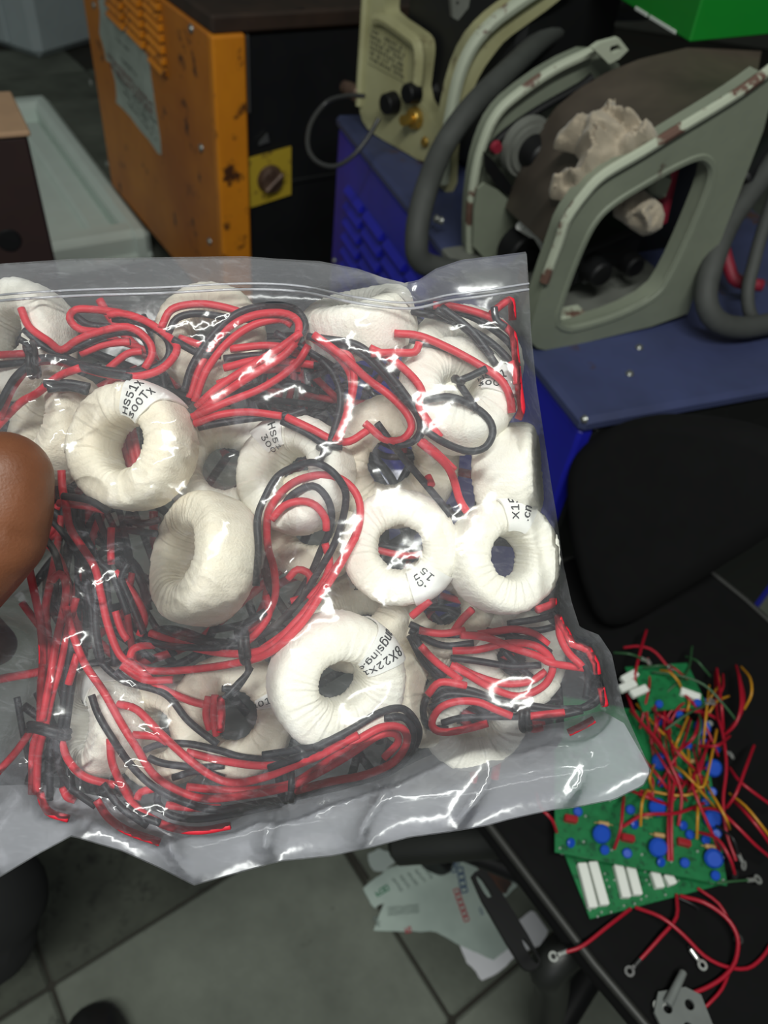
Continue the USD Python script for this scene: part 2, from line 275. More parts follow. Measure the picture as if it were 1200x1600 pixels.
toroid(258, 1140, -.018, (-.35, .1, .8), 84, 'cream ring transformer behind the crossing leads, second from lower left', 10, warm=True)
toroid(160, 1128, -.018, (-.7, .1, .6), 84, 'cream ring transformer at the lower left under the long red lead, lettered H', 11, ['H'], at=60)
toroid(655, 1078, -.018, (.75, .05, .55), 84, 'dull ring transformer peeping out right of the largest facing ring', 12, warm=True)
toroid(562, 968, -.020, (-.2, .7, .6), 84, 'dull ring transformer between the brightest ring and the largest one, printed side up', 13, ['HS51', '300'], at=80, warm=True)
toroid(738, 1118, -.020, (.1, -.25, .9), 82, 'cream ring transformer under the lower right lead bundle', 14)
toroid(800, 1030, -.022, (.2, .2, .9), 80, 'cream ring transformer glimpsed through the loops of the lower right lead bundle', 15)
# -- rings in front
toroid(462, 742, -.002, (-.38, .18, .9), 92, 'white ring transformer mid-bag with a HS51 label, behind the centre loop\'s left side', 16, ['HS51', '300'], at=112, flip=True)
toroid(562, 505, -.006, (-.22, .88, .42), 88, 'white ring transformer standing on edge at the top of the bag', 17)
toroid(794, 738, -.004, (.95, .06, .30), 76, 'white ring transformer standing on edge at the bag\'s right side', 18, th_=.60)
toroid(712, 618, .004, (.15, .42, .9), 92, 'white ring transformer at upper right with a black lead looped round it', 19, ['HS51', '300'], at=5, hole=.3)
toroid(207, 698, .012, (-.28, .08, .95), 99, 'large cream ring transformer beside the thumb, labelled HS51x 300Tx', 20, ['HS51x', '300Tx'], at=60, text_s=.62, warm=True)
b = bundle('red leads threading the hole of the HS51x ring beside the thumb', 205, 695, 0)
for dx in (-10, 0, 9): wire(b, 'r', [(192 + dx, 640), (200 + dx, 680), (208 + dx, 715), (216 + dx, 745)], -.012, under=True)
b = bundle('red and black lead crossing behind the hole of the brightest ring', 615, 862, 0)
wire(b, 'r', [(560, 850), (600, 862), (640, 868), (690, 860)], -.012, under=True); wire(b, 'b', [(560, 840), (600, 853), (645, 858), (690, 850)], -.013, under=True)
toroid(318, 872, .010, (-.72, .22, .62), 103, 'cream ring transformer turned edgewise with a slit-like hole, left of the centre loop', 21, warm=True)
toroid(625, 855, .006, (-.06, .04, 1), 90, 'brightest white ring transformer, facing front right of the centre loop', 22, ['.cn', '15'], at=-52, flip=True, text_s=.3)
toroid(786, 870, .006, (.36, .12, .95), 88, 'white ring transformer facing front at the bag\'s right edge, label X15 at its top', 23, ['X15', '.cn'], at=84, text_s=.1)
toroid(526, 1062, .014, (.30, -.06, .9), 106, 'largest cream ring transformer low in the middle, label 8X22X1 on its right', 24, ['8X22X1', 'angsing.c'], at=38, flip=True, hole=.34, text_s=.85)
# -- lead bundles lying in front, traced one lead at a time
b = bundle('bundle of leads looping across the bag\'s upper left, tied at its edge', 170, 540)
for c, p in [('r', [(126,553),(165,538),(203,534)]), ('r', [(169,576),(199,553),(222,549)]), ('b', [(172,511),(138,507),(119,494)]), ('r', [(169,519),(126,515),(109,498),(119,484),(150,484),(190,489)]),
             ('b', [(38,515),(69,542),(92,553),(126,569),(165,578),(211,580),(234,561),(226,530),(199,519),(161,525),(126,540),(96,553)]), ('b', [(176,498),(215,503),(249,519),(264,538),(261,561),(238,576),(200,584)]),
             ('r', [(33,482),(46,511),(77,534),(96,547),(120,532),(153,519),(199,511),(230,530),(238,553),(226,576)]), ('r', [(50,566),(85,564),(115,572),(172,586),(215,588),(253,576),(276,549),(268,530),(230,503),(192,490),(169,492)]),
             ('b', [(48,561),(90,560),(150,580),(205,590)]), ('r', [(0,653),(19,607),(44,574),(60,558)]), ('r', [(-10,672),(31,630),(57,615),(92,588),(125,575)]), ('b', [(-5,640),(22,592),(50,566)]), ('r', [(-70,600),(-20,560),(40,552)]), ('b', [(-70,580),(-20,572),(40,566)]),
             ('b', [(70,600),(105,598),(140,604)]), ('b', [(75,608),(110,606),(135,612)])]: wire(b, c, p, .002)
tie(b, 50, 562, 80, 26, 2, [[(50, 555), (42, 538), (30, 530)]])
b = bundle('red and black lead arching at the bag\'s top, left of the big loop', 320, 490)
for c, p in [('b', [(264,519),(276,498),(307,490),(356,496),(395,500)]), ('r', [(252,512),(268,484),(307,475),(345,479),(383,490),(410,500)]), ('r', [(280,528),(310,538),(330,545)]), ('b', [(270,530),(310,552),(345,556)])]: wire(b, c, p, .0)
b = bundle('big looped bundle of red and black leads across the upper middle of the bag', 430, 560)
for c, p in [('r', [(360,545),(420,540),(480,548)]), ('b', [(350,560),(420,556),(470,580)]), ('r', [(340,600),(400,580),(470,575)]), ('b', [(330,625),(390,605),(470,600)]), ('r', [(350,575),(410,562),(490,570)]), ('b', [(430,520),(500,560),(560,600)]), ('b', [(480,590),(520,575),(550,560)]),
             ('b', [(288,612),(300,572),(330,526),(370,490),(420,477),(459,482),(476,502),(473,519),(451,542),(420,560)]), ('r', [(296,622),(314,570),(348,520),(392,494),(440,489),(464,500),(466,520),(452,546),(420,570),(370,596),(318,630)]),
             ('r', [(304,628),(322,580),(355,536),(396,508),(438,499),(456,508)]), ('r', [(307,648),(345,618),(395,586),(440,558),(462,536)]), ('r', [(307,636),(340,606),(388,574),(434,546),(470,520)]), ('r', [(300,652),(350,630),(410,606),(460,572),(482,540)]),
             ('b', [(310,668),(345,661),(402,653),(448,649),(478,640)]), ('r', [(304,662),(345,648),(390,644),(440,650)]), ('b', [(440,658),(478,676),(509,695),(535,698)]), ('r', [(448,652),(490,672),(517,686),(545,690),(575,672)]),
             ('b', [(517,690),(532,630),(524,590),(500,560)]), ('r', [(486,526),(524,553),(547,584),(549,622),(536,664),(524,691)]), ('r', [(505,530),(545,556),(553,600),(541,650),(528,690)]),
             ('b', [(480,525),(551,545),(593,578),(624,615),(651,645),(657,672),(643,691),(618,696)]), ('b', [(500,528),(560,540),(604,580),(640,626),(662,660),(652,690)]), ('r', [(490,523),(536,557),(574,592),(609,618),(635,645),(643,668),(628,687),(601,686),(570,661)])]: wire(b, c, p, .004)
tie(b, 507, 700, 0, 9, 1, [[(507, 700), (504, 712), (498, 722)]])
b = bundle('red and black leads sweeping down the bag\'s upper right corner', 740, 560)
for c, p in [('b', [(640,486),(700,500),(760,530),(805,575),(818,620)]), ('b', [(660,480),(730,492),(790,530),(825,580)]), ('r', [(674,477),(708,479),(766,496),(804,523),(827,553),(835,572)]), ('r', [(766,490),(796,469),(806,480),(812,500)]), ('b', [(772,480),(776,500),(790,512)]), ('r', [(835,570),(834,600),(823,630),(808,655)]), ('r', [(798,565),(806,585),(808,600)]),
             ('b', [(681,484),(724,511),(758,546),(775,570)]), ('b', [(690,480),(735,515),(768,556)]), ('b', [(640,530),(700,545),(750,570),(790,600)]), ('r', [(578,544),(612,561),(647,592),(660,615),(655,634),(670,661),(688,684)]), ('r', [(616,521),(655,525),(701,544),(747,569),(781,592),(796,618),(800,645)]), ('r', [(580,552),(620,551),(648,550),(655,535)]),
             ('r', [(660,690),(680,706),(710,735)]), ('b', [(662,626),(701,620),(735,632),(762,653),(770,676),(758,699),(731,705),(693,691),(658,668)]), ('b', [(745,640),(728,615),(718,597),(735,588),(760,576)])]: wire(b, c, p, .004)
tie(b, 716, 594, 20, 7, 1)
b = bundle('black lead running diagonally between the upper loop and the brightest ring', 640, 730)
for c, p in [('b', [(589,661),(620,703),(662,753),(705,805)]), ('r', [(655,690),(700,730),(718,780),(730,800)]), ('r', [(668,744),(672,752),(674,758)])]: wire(b, c, p, -.002)
b = bundle('large oval loop of red and black leads mid-bag, tied with black below', 480, 850)
for c, p in [('b', [(440,795),(458,772),(488,759),(508,774),(518,800),(514,831),(501,861),(484,900),(455,945)]), ('r', [(424,812),(445,790),(471,783),(493,790),(508,809),(510,828)]), ('r', [(450,905),(465,890),(485,900),(478,930),(455,940)]), ('r', [(508,850),(515,880),(505,910),(482,935)]),
             ('r', [(390,985),(415,965),(430,930),(428,889),(419,857),(417,824),(421,796),(441,768),(467,750),(501,742),(527,746),(549,761),(562,787),(560,824),(545,857),(519,896),(488,940),(450,985),(405,1018)]),
             ('b', [(400,915),(404,860),(402,813),(412,781),(434,744),(467,727),(493,723),(519,737),(538,763),(540,787),(532,824),(519,857),(500,889),(468,938),(425,982),(383,1001),(337,1003),(288,999),(240,984)]),
             ('r', [(556,838),(530,885),(500,930),(462,972),(426,1008),(391,1020),(345,1020),(288,1008),(234,989)]), ('r', [(415,930),(420,960),(400,990),(375,1010)]), ('b', [(330,985),(380,975),(415,955)]), ('r', [(510,915),(470,975),(420,1020),(364,1037),(288,1047),(230,1047),(203,1031)]), ('b', [(225,1000),(270,1010),(330,1012),(378,1008)])]: wire(b, c, p, .002)
tie(b, 381, 1008, 78, 27, 2, [[(385, 1030), (388, 1050), (372, 1068), (350, 1092)], [(384, 1055), (378, 1064), (366, 1075), (347, 1076)], [(392, 1042), (380, 1062), (362, 1086)]])
b = bundle('upright bundle of leads at the bag\'s left edge, tied near its foot', 75, 1040)
for c, p in [('b', [(133,908),(143,955),(154,1026),(190,1062),(225,1072)]), ('b', [(150,910),(150,980),(160,1035)]), ('b', [(165,900),(172,970),(180,1040)]), ('b', [(114,991),(102,1074),(95,1133),(80,1165),(78,1250)]), ('b', [(125,1000),(112,1074),(104,1133),(96,1170),(100,1230)]), ('b', [(96,900),(84,860),(60,830)]),
             ('r', [(78,912),(71,955),(76,1003),(71,1050),(70,1130)]), ('r', [(40,860),(48,900),(62,967),(67,1026),(64,1074),(62,1133),(52,1169),(50,1240)]), ('r', [(121,1022),(107,1069)]), ('r', [(119,934),(107,979),(95,1038),(81,1086),(71,1133),(60,1180),(57,1240)]), ('r', [(81,908),(93,896),(102,908),(102,938),(88,1003),(78,1062),(66,1125)]),
             ('r', [(48,1143),(24,1176),(-5,1208)]), ('r', [(95,1155),(107,1188),(133,1214),(180,1227)]), ('b', [(88,1150),(92,1195),(110,1230),(150,1260)]), ('r', [(62,1240),(75,1268),(110,1280)]), ('r', [(98,1230),(105,1245),(118,1250)])]: wire(b, c, p, .0)
tie(b, 76, 1142, 10, 32, 2)
b = bundle('long red leads dropping from beside the thumb to the lower middle of the bag', 160, 930)
for c, p in [('r', [(92,786),(130,790),(165,797)]), ('b', [(98,775),(140,782),(170,800)]), ('r', [(174,824),(173,855),(174,882)]), ('r', [(180,893),(211,932),(226,966),(218,993)]), ('b', [(120,810),(150,870),(176,900),(200,960)]), ('b', [(200,880),(190,905),(200,930),(225,990)]), ('b', [(196,812),(222,818),(250,812)]), ('b', [(200,828),(225,832),(245,834)]), ('r', [(180,955),(190,985),(200,1000)]),
             ('r', [(96,735),(98,765),(103,790),(111,828),(146,882),(157,924),(169,978),(188,1024),(215,1043),(249,1073),(300,1096),(330,1102)]), ('r', [(203,1028),(208,1015),(222,1009),(241,1008)]), ('b', [(181,1049),(205,1067),(259,1085),(295,1127),(340,1163)]), ('r', [(326,1088),(322,1115),(328,1140)]), ('r', [(336,1086),(334,1118),(338,1148)]), ('r', [(345,1092),(346,1118),(344,1142)]), ('r', [(190,1040),(226,1062),(270,1062)])]: wire(b, c, p, .0)
b = bundle('thick sweep of leads along the bag\'s bottom, looping under the largest ring', 400, 1220)
for c, p in [('b', [(226,1172),(250,1163),(292,1162),(340,1172),(385,1184),(460,1187),(520,1172)]), ('b', [(232,1184),(256,1193),(310,1199),(350,1196)]), ('r', [(292,1175),(340,1187),(400,1196),(450,1194)]), ('r', [(208,1148),(244,1151),(262,1160)]), ('b', [(410,1180),(470,1170),(540,1150)]), ('b', [(420,1200),(480,1180),(550,1160)]), ('b', [(270,1215),(310,1205),(350,1216)]),
             ('r', [(172,1154),(175,1190),(190,1226),(208,1256),(229,1274),(265,1292),(310,1298),(360,1290)]), ('r', [(214,1250),(220,1238),(241,1232)]), ('r', [(151,1250),(169,1277),(199,1298),(250,1316)]), ('b', [(247,1238),(247,1256),(268,1274),(310,1280),(370,1271),(440,1256)]), ('r', [(260,1258),(300,1262),(345,1262)]), ('b', [(180,1240),(210,1270),(250,1286)]), ('b', [(160,1225),(190,1262),(230,1290)]),
             ('b', [(143,1086),(153,1115),(172,1148),(205,1196),(244,1232),(295,1256),(340,1265),(400,1256),(457,1246),(543,1226),(610,1205),(645,1172),(654,1138),(631,1108),(595,1113),(543,1143),(492,1169)]),
             ('b', [(480,1240),(560,1218),(625,1188),(646,1150),(632,1122),(600,1122)]), ('r', [(184,1100),(214,1109),(250,1145),(292,1184),(334,1214),(370,1223),(415,1214),(451,1200),(500,1180),(560,1148)]), ('r', [(292,1229),(340,1234),(400,1234),(455,1224),(492,1203),(543,1167),(595,1137),(628,1138),(636,1159),(616,1190),(569,1211),(518,1221),(461,1236)]),
             ('r', [(102,948),(114,991),(133,1038),(162,1081),(190,1131),(214,1169),(241,1211),(280,1236),(325,1248),(400,1240),(455,1228),(500,1206),(545,1180),(590,1150),(616,1146),(622,1160),(600,1184)])]: wire(b, c, p, .002)
tie(b, 455, 1226, 85, 27, 1)
b = bundle('crossed and folded bundle of red and black leads in the bag\'s lower right corner', 790, 1060)
for c, p in [('r', [(643,963),(658,950),(672,938)]), ('r', [(710,985),(722,968),(738,952)]), ('b', [(640,975),(680,990),(750,992)]), ('b', [(640,985),(690,1008),(740,1005)]), ('r', [(655,985),(690,990),(725,985)]), ('b', [(640,993),(661,1033),(688,1063)]), ('b', [(646,990),(668,1030),(694,1058)]), ('r', [(837,953),(867,943),(893,929)]), ('b', [(790,975),(850,965),(890,950)]), ('b', [(780,985),(840,985),(880,975)]),
             ('b', [(760,985),(820,1000),(860,1025)]), ('b', [(788,1018),(812,1042),(830,1058)]), ('b', [(704,1028),(747,1033),(800,1041),(845,1039)]), ('r', [(747,991),(773,987),(805,983),(835,991),(856,1007)]), ('b', [(790,997),(830,1000),(860,1020)]), ('r', [(709,1039),(747,1057),(787,1068),(827,1065),(853,1049)]), ('r', [(657,1009),(680,1033),(720,1063)]),
             ('r', [(707,1017),(747,1015),(787,1006),(827,1006),(853,1020),(864,1041),(853,1068),(827,1084),(800,1087),(760,1071),(728,1052),(704,1039)]), ('r', [(720,992),(760,996),(800,1012),(840,1025),(861,1036),(912,1044)]),
             ('b', [(672,1090),(693,1074),(733,1078),(773,1092),(827,1102),(880,1108),(928,1100),(947,1060),(925,1012),(893,991)]), ('b', [(675,1098),(700,1084),(750,1090),(810,1108),(890,1112),(938,1085),(936,1040),(905,1002)]), ('b', [(672,1106),(705,1092),(750,1100),(800,1112)]), ('b', [(925,1080),(930,1045),(910,1012),(890,1000)]), ('b', [(915,1090),(918,1050),(900,1015)]), ('b', [(820,1118),(870,1118),(910,1110)]),
             ('b', [(666,1090),(661,1112),(670,1135),(700,1140)]), ('b', [(690,1130),(720,1122),(770,1120),(815,1120)]), ('r', [(728,1071),(688,1066),(668,1086)]), ('r', [(800,1119),(773,1108),(747,1097),(715,1096),(688,1106),(675,1127),(680,1140),(699,1144),(733,1138),(762,1130)]), ('r', [(828,1119),(855,1116),(882,1113)]), ('r', [(822,1136),(835,1139),(848,1136)]), ('r', [(888,1145),(910,1134),(928,1124)]), ('r', [(958,1070),(960,1085),(955,1100)]),
             ('r', [(912,1042),(888,1020),(874,991),(875,969),(884,962),(904,978),(933,1012),(952,1049)])]: wire(b, c, p, .0)
tie(b, 819, 1120, 80, 20, 2)
print('max stack', HT.max())
# ------------------------------------------------------------------ the clear bag
def seamw(x, y): return -0.006 + 0.004 * np.sin(x / 90.0) + 0.004 * np.sin(y / 70.0 + 1) + 0.010 * np.exp(-((x - 640) / 45.0) ** 2 - ((y - 440) / 40.0) ** 2)
env = HT.copy(); ii, jj = np.mgrid[0:GH, 0:GW]; gx, gy = GX0 + jj * GS, GY0 + ii * GS
thumb = (gx < 70) & (gx > -150) & (gy > 670) & (gy < 960); env[thumb] = np.maximum(env[thumb], 0.022)
env0 = maximum_filter(env, 5); envh = gaussian_filter(maximum_filter(HT, 5), 0.8) + 0.0014; env = gaussian_filter(maximum_filter(env, 13), 5.0); env = np.maximum(env, gaussian_filter(env0, 3)) + 0.0015
wr = meshkit.fbm(np.stack([gx / 70.0 + gy / 150.0, gy / 55.0 - gx / 160.0, gx * 0 + 3.3], -1), 3, 5); ridge = 1 - np.abs(2 * wr - 1) * 2.2
left = np.clip(1.15 - gx / 420.0, 0.25, 1.0) + 0.5 * (gy < 500) + 0.4 * (gy > 1180)
env = env + 0.0030 * np.clip(ridge, 0, 1) ** 3 * gaussian_filter(left, 8)
def sample(G, x, y):
    u, v = np.clip((x - GX0) / GS, 0, GW - 1.01), np.clip((y - GY0) / GS, 0, GH - 1.01); i, j = v.astype(int), u.astype(int); a, c = v - i, u - j
    return (1 - a) * ((1 - c) * G[i, j] + c * G[i, j + 1]) + a * ((1 - c) * G[i + 1, j] + c * G[i + 1, j + 1])
def sheet(pg, step, wf):
    ln = LineString(list(pg.exterior.coords)); nb = int(ln.length / step); B = np.array([ln.interpolate(t, normalized=True).coords[0] for t in np.linspace(0, 1, nb, endpoint=False)])
    x0, y0, x1, y1 = pg.bounds; g = np.stack(np.meshgrid(np.arange(x0, x1, step), np.arange(y0, y1, step)), -1).reshape(-1, 2); inn = shapely.contains_xy(pg.buffer(-step * .6), g[:, 0], g[:, 1])
    P = np.vstack([B, g[inn]]); tri = Delaunay(P).simplices; c = P[tri].mean(1); tri = tri[shapely.contains_xy(pg, c[:, 0], c[:, 1])]
    d = shapely.distance(shapely.points(P), ln); w = wf(P[:, 0], P[:, 1], d); return trimesh.Trimesh(np.array([bagP(x, y, q) for (x, y), q in zip(P, w)]), tri[:, ::-1], process=False), P, tri
def front(x, y, d):
    s = 1 - (1 - np.clip(d / 46.0, 0, 1)) ** 2.4; sw_ = seamw(x, y); e = np.maximum(sample(env, x, y), sw_ + 0.002); hard = sample(envh, x, y)
    folds = 0.0045 * (1 - np.abs(np.sin(x / 47.0 + 0.6 * np.sin(y / 40.0)))) ** 3 * np.clip((y - 1130) / 120.0, 0, 1) * np.clip(d / 30.0, 0, 1)
    w = sw_ + (e - sw_) * s; return np.where((d > 3) & (hard > -.02), np.maximum(w, hard), w) + folds
def back(x, y, d): return seamw(x, y) + (-0.047 + 0.003 * np.sin(x / 60.0) * np.sin(y / 75.0) - seamw(x, y)) * (1 - (1 - np.clip(d / 60.0, 0, 1)) ** 2.2)
bag = thing('plastic_bag', 'clear zip-top plastic bag stuffed with ring transformers and red and black leads', 'plastic bag', bagP(420, 1384, 0))
mf, _, _ = sheet(PG, 5.5, front); part(bag, 'front_film', mf, L('film'), smooth=True)
mb, _, _ = sheet(PG, 11.0, back); part(bag, 'back_film', mb, L('film_back'), smooth=True)
# folded-in gusset along the bag's bottom: doubled film, so it looks milky
low = [p for p in OUT if p[1] > 1200 and p[0] > -100]
GU = Polygon(low + [(-70,1230),(60,1225),(160,1245),(250,1270),(330,1285),(430,1262),(520,1240),(600,1215),(660,1185),(720,1160),(800,1140),(880,1128),(940,1110),(975,1130)]).buffer(0).intersection(PG.buffer(-2))
GU = max(GU.geoms, key=lambda g: g.area) if hasattr(GU, 'geoms') else GU
gf = lambda x, y, d: seamw(x, y) + (np.minimum(front(x, y, PGd(x, y)) - 0.004, 0.0) - seamw(x, y)) * np.clip(PGd(x, y) / 30, 0, 1) - .018 * np.clip((PGd(x, y) - 70) / 60, 0, 1)
PGL = LineString(OUT + OUT[:1])
PGd = lambda x, y: shapely.distance(shapely.points(np.stack([x, y], -1)), PGL)
mg, _, _ = sheet(GU, 9.0, gf); part(bag, 'bottom_gusset', mg, L('film_fold'), 'milky folded-in film along the bag\'s bottom', smooth=True)
def zip_line(pts, off, r):
    S = spline(np.array(pts, float), 6.0); P = np.array([bagP(x, y, q) for (x, y), q in zip(S, front(S[:, 0], S[:, 1], PGd(S[:, 0], S[:, 1])) + off)]); return tube(P, r, 6)
BAND = Polygon([(-140, 484), (0, 466), (120, 458), (250, 454), (380, 448), (470, 452), (560, 470), (640, 478), (700, 466), (760, 458), (824, 450), (823, 396), (770, 403), (720, 409), (680, 423), (655, 440), (632, 445), (600, 437), (560, 423), (500, 411), (430, 407), (380, 403), (250, 405), (120, 407), (0, 415), (-90, 431), (-146, 452)])
mz, _, _ = sheet(BAND, 8.0, lambda x, y, d: np.minimum(front(x, y, PGd(x, y)) - 0.0012, seamw(x, y) + .004)); part(bag, 'mouth_band', mz, L('film_band'), 'thicker film band at the bag\'s mouth', smooth=True)
zp = [(-140, 488), (0, 470), (120, 462), (250, 458), (380, 452), (470, 456), (560, 474), (640, 482), (700, 470), (760, 462), (826, 452)]
part(bag, 'zip_strip', [zip_line(zp, 0.0003, 0.0006), zip_line([(x, y - 9) for x, y in zp], 0.0003, 0.0005)], L('film_fold'), 'pressed zip ridge below the bag\'s mouth', smooth=True)
# ------------------------------------------------------------------ the workshop: floor and walls
mat('slab_grey', lin(104, 109, 99), 0.85, col2=lin(78, 82, 74), vscale=7, spots=(lin(60, 62, 56), 26, 0.60, 0.72), bump=0.5, bscale=60)
mat('slab_dark', lin(78, 82, 72), 0.9, col2=lin(52, 54, 48), vscale=9, spots=(lin(40, 41, 37), 30, 0.52, 0.68), bump=0.6, bscale=50)
mat('slab_pale', lin(114, 119, 109), 0.85, col2=lin(88, 92, 84), vscale=6, spots=(lin(66, 68, 62), 22, 0.64, 0.76), bump=0.5, bscale=60)
mat('joint', lin(52, 50, 44), 0.95, var=0.3, vscale=30)
mat('wall_paint', lin(92, 94, 88), 0.9, var=0.25, vscale=2)
def hbox(x0, y0, z0, x1, y1, z1): return cbox(((x0 + x1) / 2, (y0 + y1) / 2, (z0 + z1) / 2), (1, 0, 0), (0, 1, 0), (0, 0, 1), x1 - x0, y1 - y0, z1 - z0, 0.002)
fl = thing('floor', None, None, kind='structure')
part(fl, 'joint_bed', hbox(-3.4, -1.4, -0.06, 3.2, 5.6, -0.006), L('joint'))
U, V_ = np.array([math.cos(math.radians(41)), math.sin(math.radians(41)), 0]), np.array([-math.sin(math.radians(41)), math.cos(math.radians(41)), 0])
for i in range(-6, 9):
    for j in range(-4, 13):
        c = U * (0.09 + 0.42 * i) + V_ * (0.221 + 0.328 * j)
        if not (-2.4 < c[0] < 1.3 and -0.7 < c[1] < 3.6): continue
        rg = np.random.default_rng(100 * i + j + 5000); m = cbox(c + [0, 0, -0.015 + rg.uniform(-.0015, .001)], U + V_ * rg.normal(0, .004), V_, (rg.normal(0, .003), rg.normal(0, .003), 1), 0.4155, 0.3235, 0.03, 0.004)
        part(fl, 'slab', m, L('slab_dark' if (j == 1 and i < 1) else ('slab_pale' if rg.random() < .35 else 'slab_grey')))
single('wall_back', hbox(-3.4, 5.5, 0, 3.2, 5.6, 3.0), L('wall_paint'), None, None, kind='structure')
single('wall_right', hbox(3.1, -1.4, 0, 3.2, 5.5, 3.0), L('wall_paint'), None, None, kind='structure')
# ------------------------------------------------------------------ orange rectifier
mat('orange_paint', lin(224, 140, 26), 0.5, col2=lin(200, 118, 22), vscale=5, spots=(lin(76, 44, 22), 19, 0.575, 0.65), bump=0.1, bscale=80)
mat('orange_side', lin(208, 130, 34), 0.55, col2=lin(172, 96, 22), vscale=3, spots=(lin(80, 44, 24), 13, 0.60, 0.67), bump=0.1, bscale=80)
mat('black_panel', lin(26, 27, 28), 0.45, var=0.3, vscale=12)
mat('dark_brown', lin(58, 42, 32), 0.6, col2=lin(40, 30, 24), vscale=14)
mat('steel', lin(150, 152, 148), 0.35, metallic=0.8)
mat('sticker', lin(182, 192, 184), 0.4, col2=lin(154, 164, 156), vscale=18)
mat('print_red', lin(104, 30, 36), 0.6); mat('print_dark', lin(36, 38, 40), 0.6)
mat('yellow_plate', lin(188, 160, 48), 0.5, spots=(lin(96, 70, 40), 30, 0.55, 0.66))
mat('rust_metal', lin(110, 88, 74), 0.5, col2=lin(70, 50, 42), vscale=60, metallic=0.3)
Z = np.array([0, 0, 1.0])
A0, A1 = onz(350, 500, .1), onz(175, 290, .1); sO = nrm(A1 - A0); fO = np.array([sO[1], -sO[0], 0]); LO = np.linalg.norm(A1 - A0); WO, HO = 0.46, 0.735
t = thing('welding_rectifier', 'tall orange steel welding rectifier with louvres, torn sticker and black front', 'welding machine', A0 + sO * LO / 2 + fO * WO / 2 - Z * .1)
mid = A0 + sO * LO / 2
part(t, 'side_panel', cbox(mid + fO * .01 + Z * (HO - .1) / 2, sO, fO, Z, LO, .02, HO - .1, .004), L('orange_side'))
part(t, 'side_panel', cbox(mid + fO * (WO - .01) + Z * (HO - .1) / 2, sO, fO, Z, LO, .02, HO - .1, .004), L('orange_side'))
part(t, 'rear_panel', cbox(A1 + fO * WO / 2 + Z * (HO - .1) / 2 - sO * .01, sO, fO, Z, .02, WO - .04, HO - .1, .004), L('orange_side'))
for o in (.036, WO - .036): part(t, 'corner_post', cbox(A0 - sO * .004 + fO * o + Z * (HO - .1) / 2, sO, fO, Z, .03, .072, HO - .1, .005), L('orange_paint'))
fp = A0 + sO * .012; part(t, 'front_panel', cbox(fp + fO * WO / 2 + Z * (HO - .1) / 2, sO, fO, Z, .012, WO - .14, HO - .12, .002), L('black_panel'))
part(t, 'panel_rib', cbox(fp - sO * .006 + fO * WO / 2 + Z * .32, sO, fO, Z, .012, WO - .15, .012, .002), L('black_panel'))
part(t, 'trim_strip', cbox(fp - sO * .008 + fO * .085 + Z * .56, sO, fO, Z, .006, .006, .16, .002), L('steel'), 'thin bright metal strip')
part(t, 'lid', cbox(mid + fO * (WO / 2 + .03) + Z * (HO - .085) + sO * .02, sO, fO, Z, LO + .06, WO + .05, .035, .006), L('dark_brown'), 'dark brown lid')
part(t, 'base_skid', [cbox(A0 + sO * q + fO * WO / 2 - Z * .05, sO, fO, Z, .07, WO - .05, .10, .006) for q in (.08, LO - .08)], L('black_panel'))
nO = -fO
def pO(px, py): return onpl(px, py, A0, fO)
dn_ = lambda a, b: nrm(pO(*b) - pO(*a))
lv = [(x, y) for col, ys in (((167, 0), (-30, -14, 2, 18)), ((196, 0), (-34, -18, -2, 14, 30, 46)), ((226, 0), (-28, -12, 4, 20, 36, 54, 72, 90))) for x, y in [(col[0] + (q + 30) * .10, q) for q in ys]]
for x, y in lv:
    a, b_ = pO(x, y), pO(x + 24, y + 24 + y * .02); c = (a + b_) / 2; d = nrm(b_ - a); ln = np.linalg.norm(b_ - a); e = np.cross(d, nO)
    e = e if e[2] > 0 else -e
    m = trimesh.convex.convex_hull(np.array([c + d * ln / 2 * s_ + e * h_ + nO * o_ for s_ in (-1, 1) for h_, o_ in ((.008, .0005), (-.006, .0005), (-.006, .012), (-.002, .012))])); part(t, 'louvre', m, L('orange_paint'))
    part(t, 'louvre_slot', cbox(c - e * .010 + nO * .0006, d, e, nO, ln * .95, .006, .0012, .0004), L('black_panel'))
for x, y in ((299, 45), (315, 231), (142, 129), (328, 377), (168, 256), (147, 8)): c = pO(x, y); part(t, 'screw', [cyl(c, c + nO * .004, .009, 14, .007), cbox(c + nO * .0042, dn_((x, y), (x + 9, y + 8)), Z, nO, .012, .0016, .001, .0002)], L('steel'))
st = plate([(153,0),(156,20),(155,52),(162,75),(166,95),(172,98),(180,128),(182,150),(181,160),(190,168),(203,182),(220,205),(232,218),(247,240),(252,242),(250,215),(243,170),(237,130),(233,92),(222,76),(205,52),(190,36),(168,6),(160,-6)], A0 + nO * .0008, fO, .0006)
sk = part(t, 'torn_sticker', st, L('sticker'), 'torn grey printed sticker')
def strokes(parent, rows, P, n, mat_, hgt, seed, gap=.55):
    rg = np.random.default_rng(seed)
    for (x0, y0), (x1, y1), k in rows:
        a, b_ = onpl(x0, y0, P, n), onpl(x1, y1, P, n); nn = nrm(n) * (1 if np.dot(EYE - a, n) > 0 else -1); d = nrm(b_ - a); e = np.cross(nn, d); ln = np.linalg.norm(b_ - a); ms = []; q = 0.0
        while q < ln:
            w = hgt * rg.uniform(.35, .8)
            if rg.random() < .85: ms += [cbox(a + d * (q + w / 2) + e * hgt * rg.uniform(-.25, .25) + nn * .0005, d, e, nn, w, hgt * .2, .0006, .0001), cbox(a + d * (q + w * rg.uniform(.2, .8)) + nn * .0005, e, d, nn, hgt * rg.uniform(.5, 1.0), hgt * .18, .0006, .0001)]
            q += w + hgt * gap * rg.uniform(.3, 1)
        if ms: part(parent, 'print_row', ms, L(mat_), smooth=False)
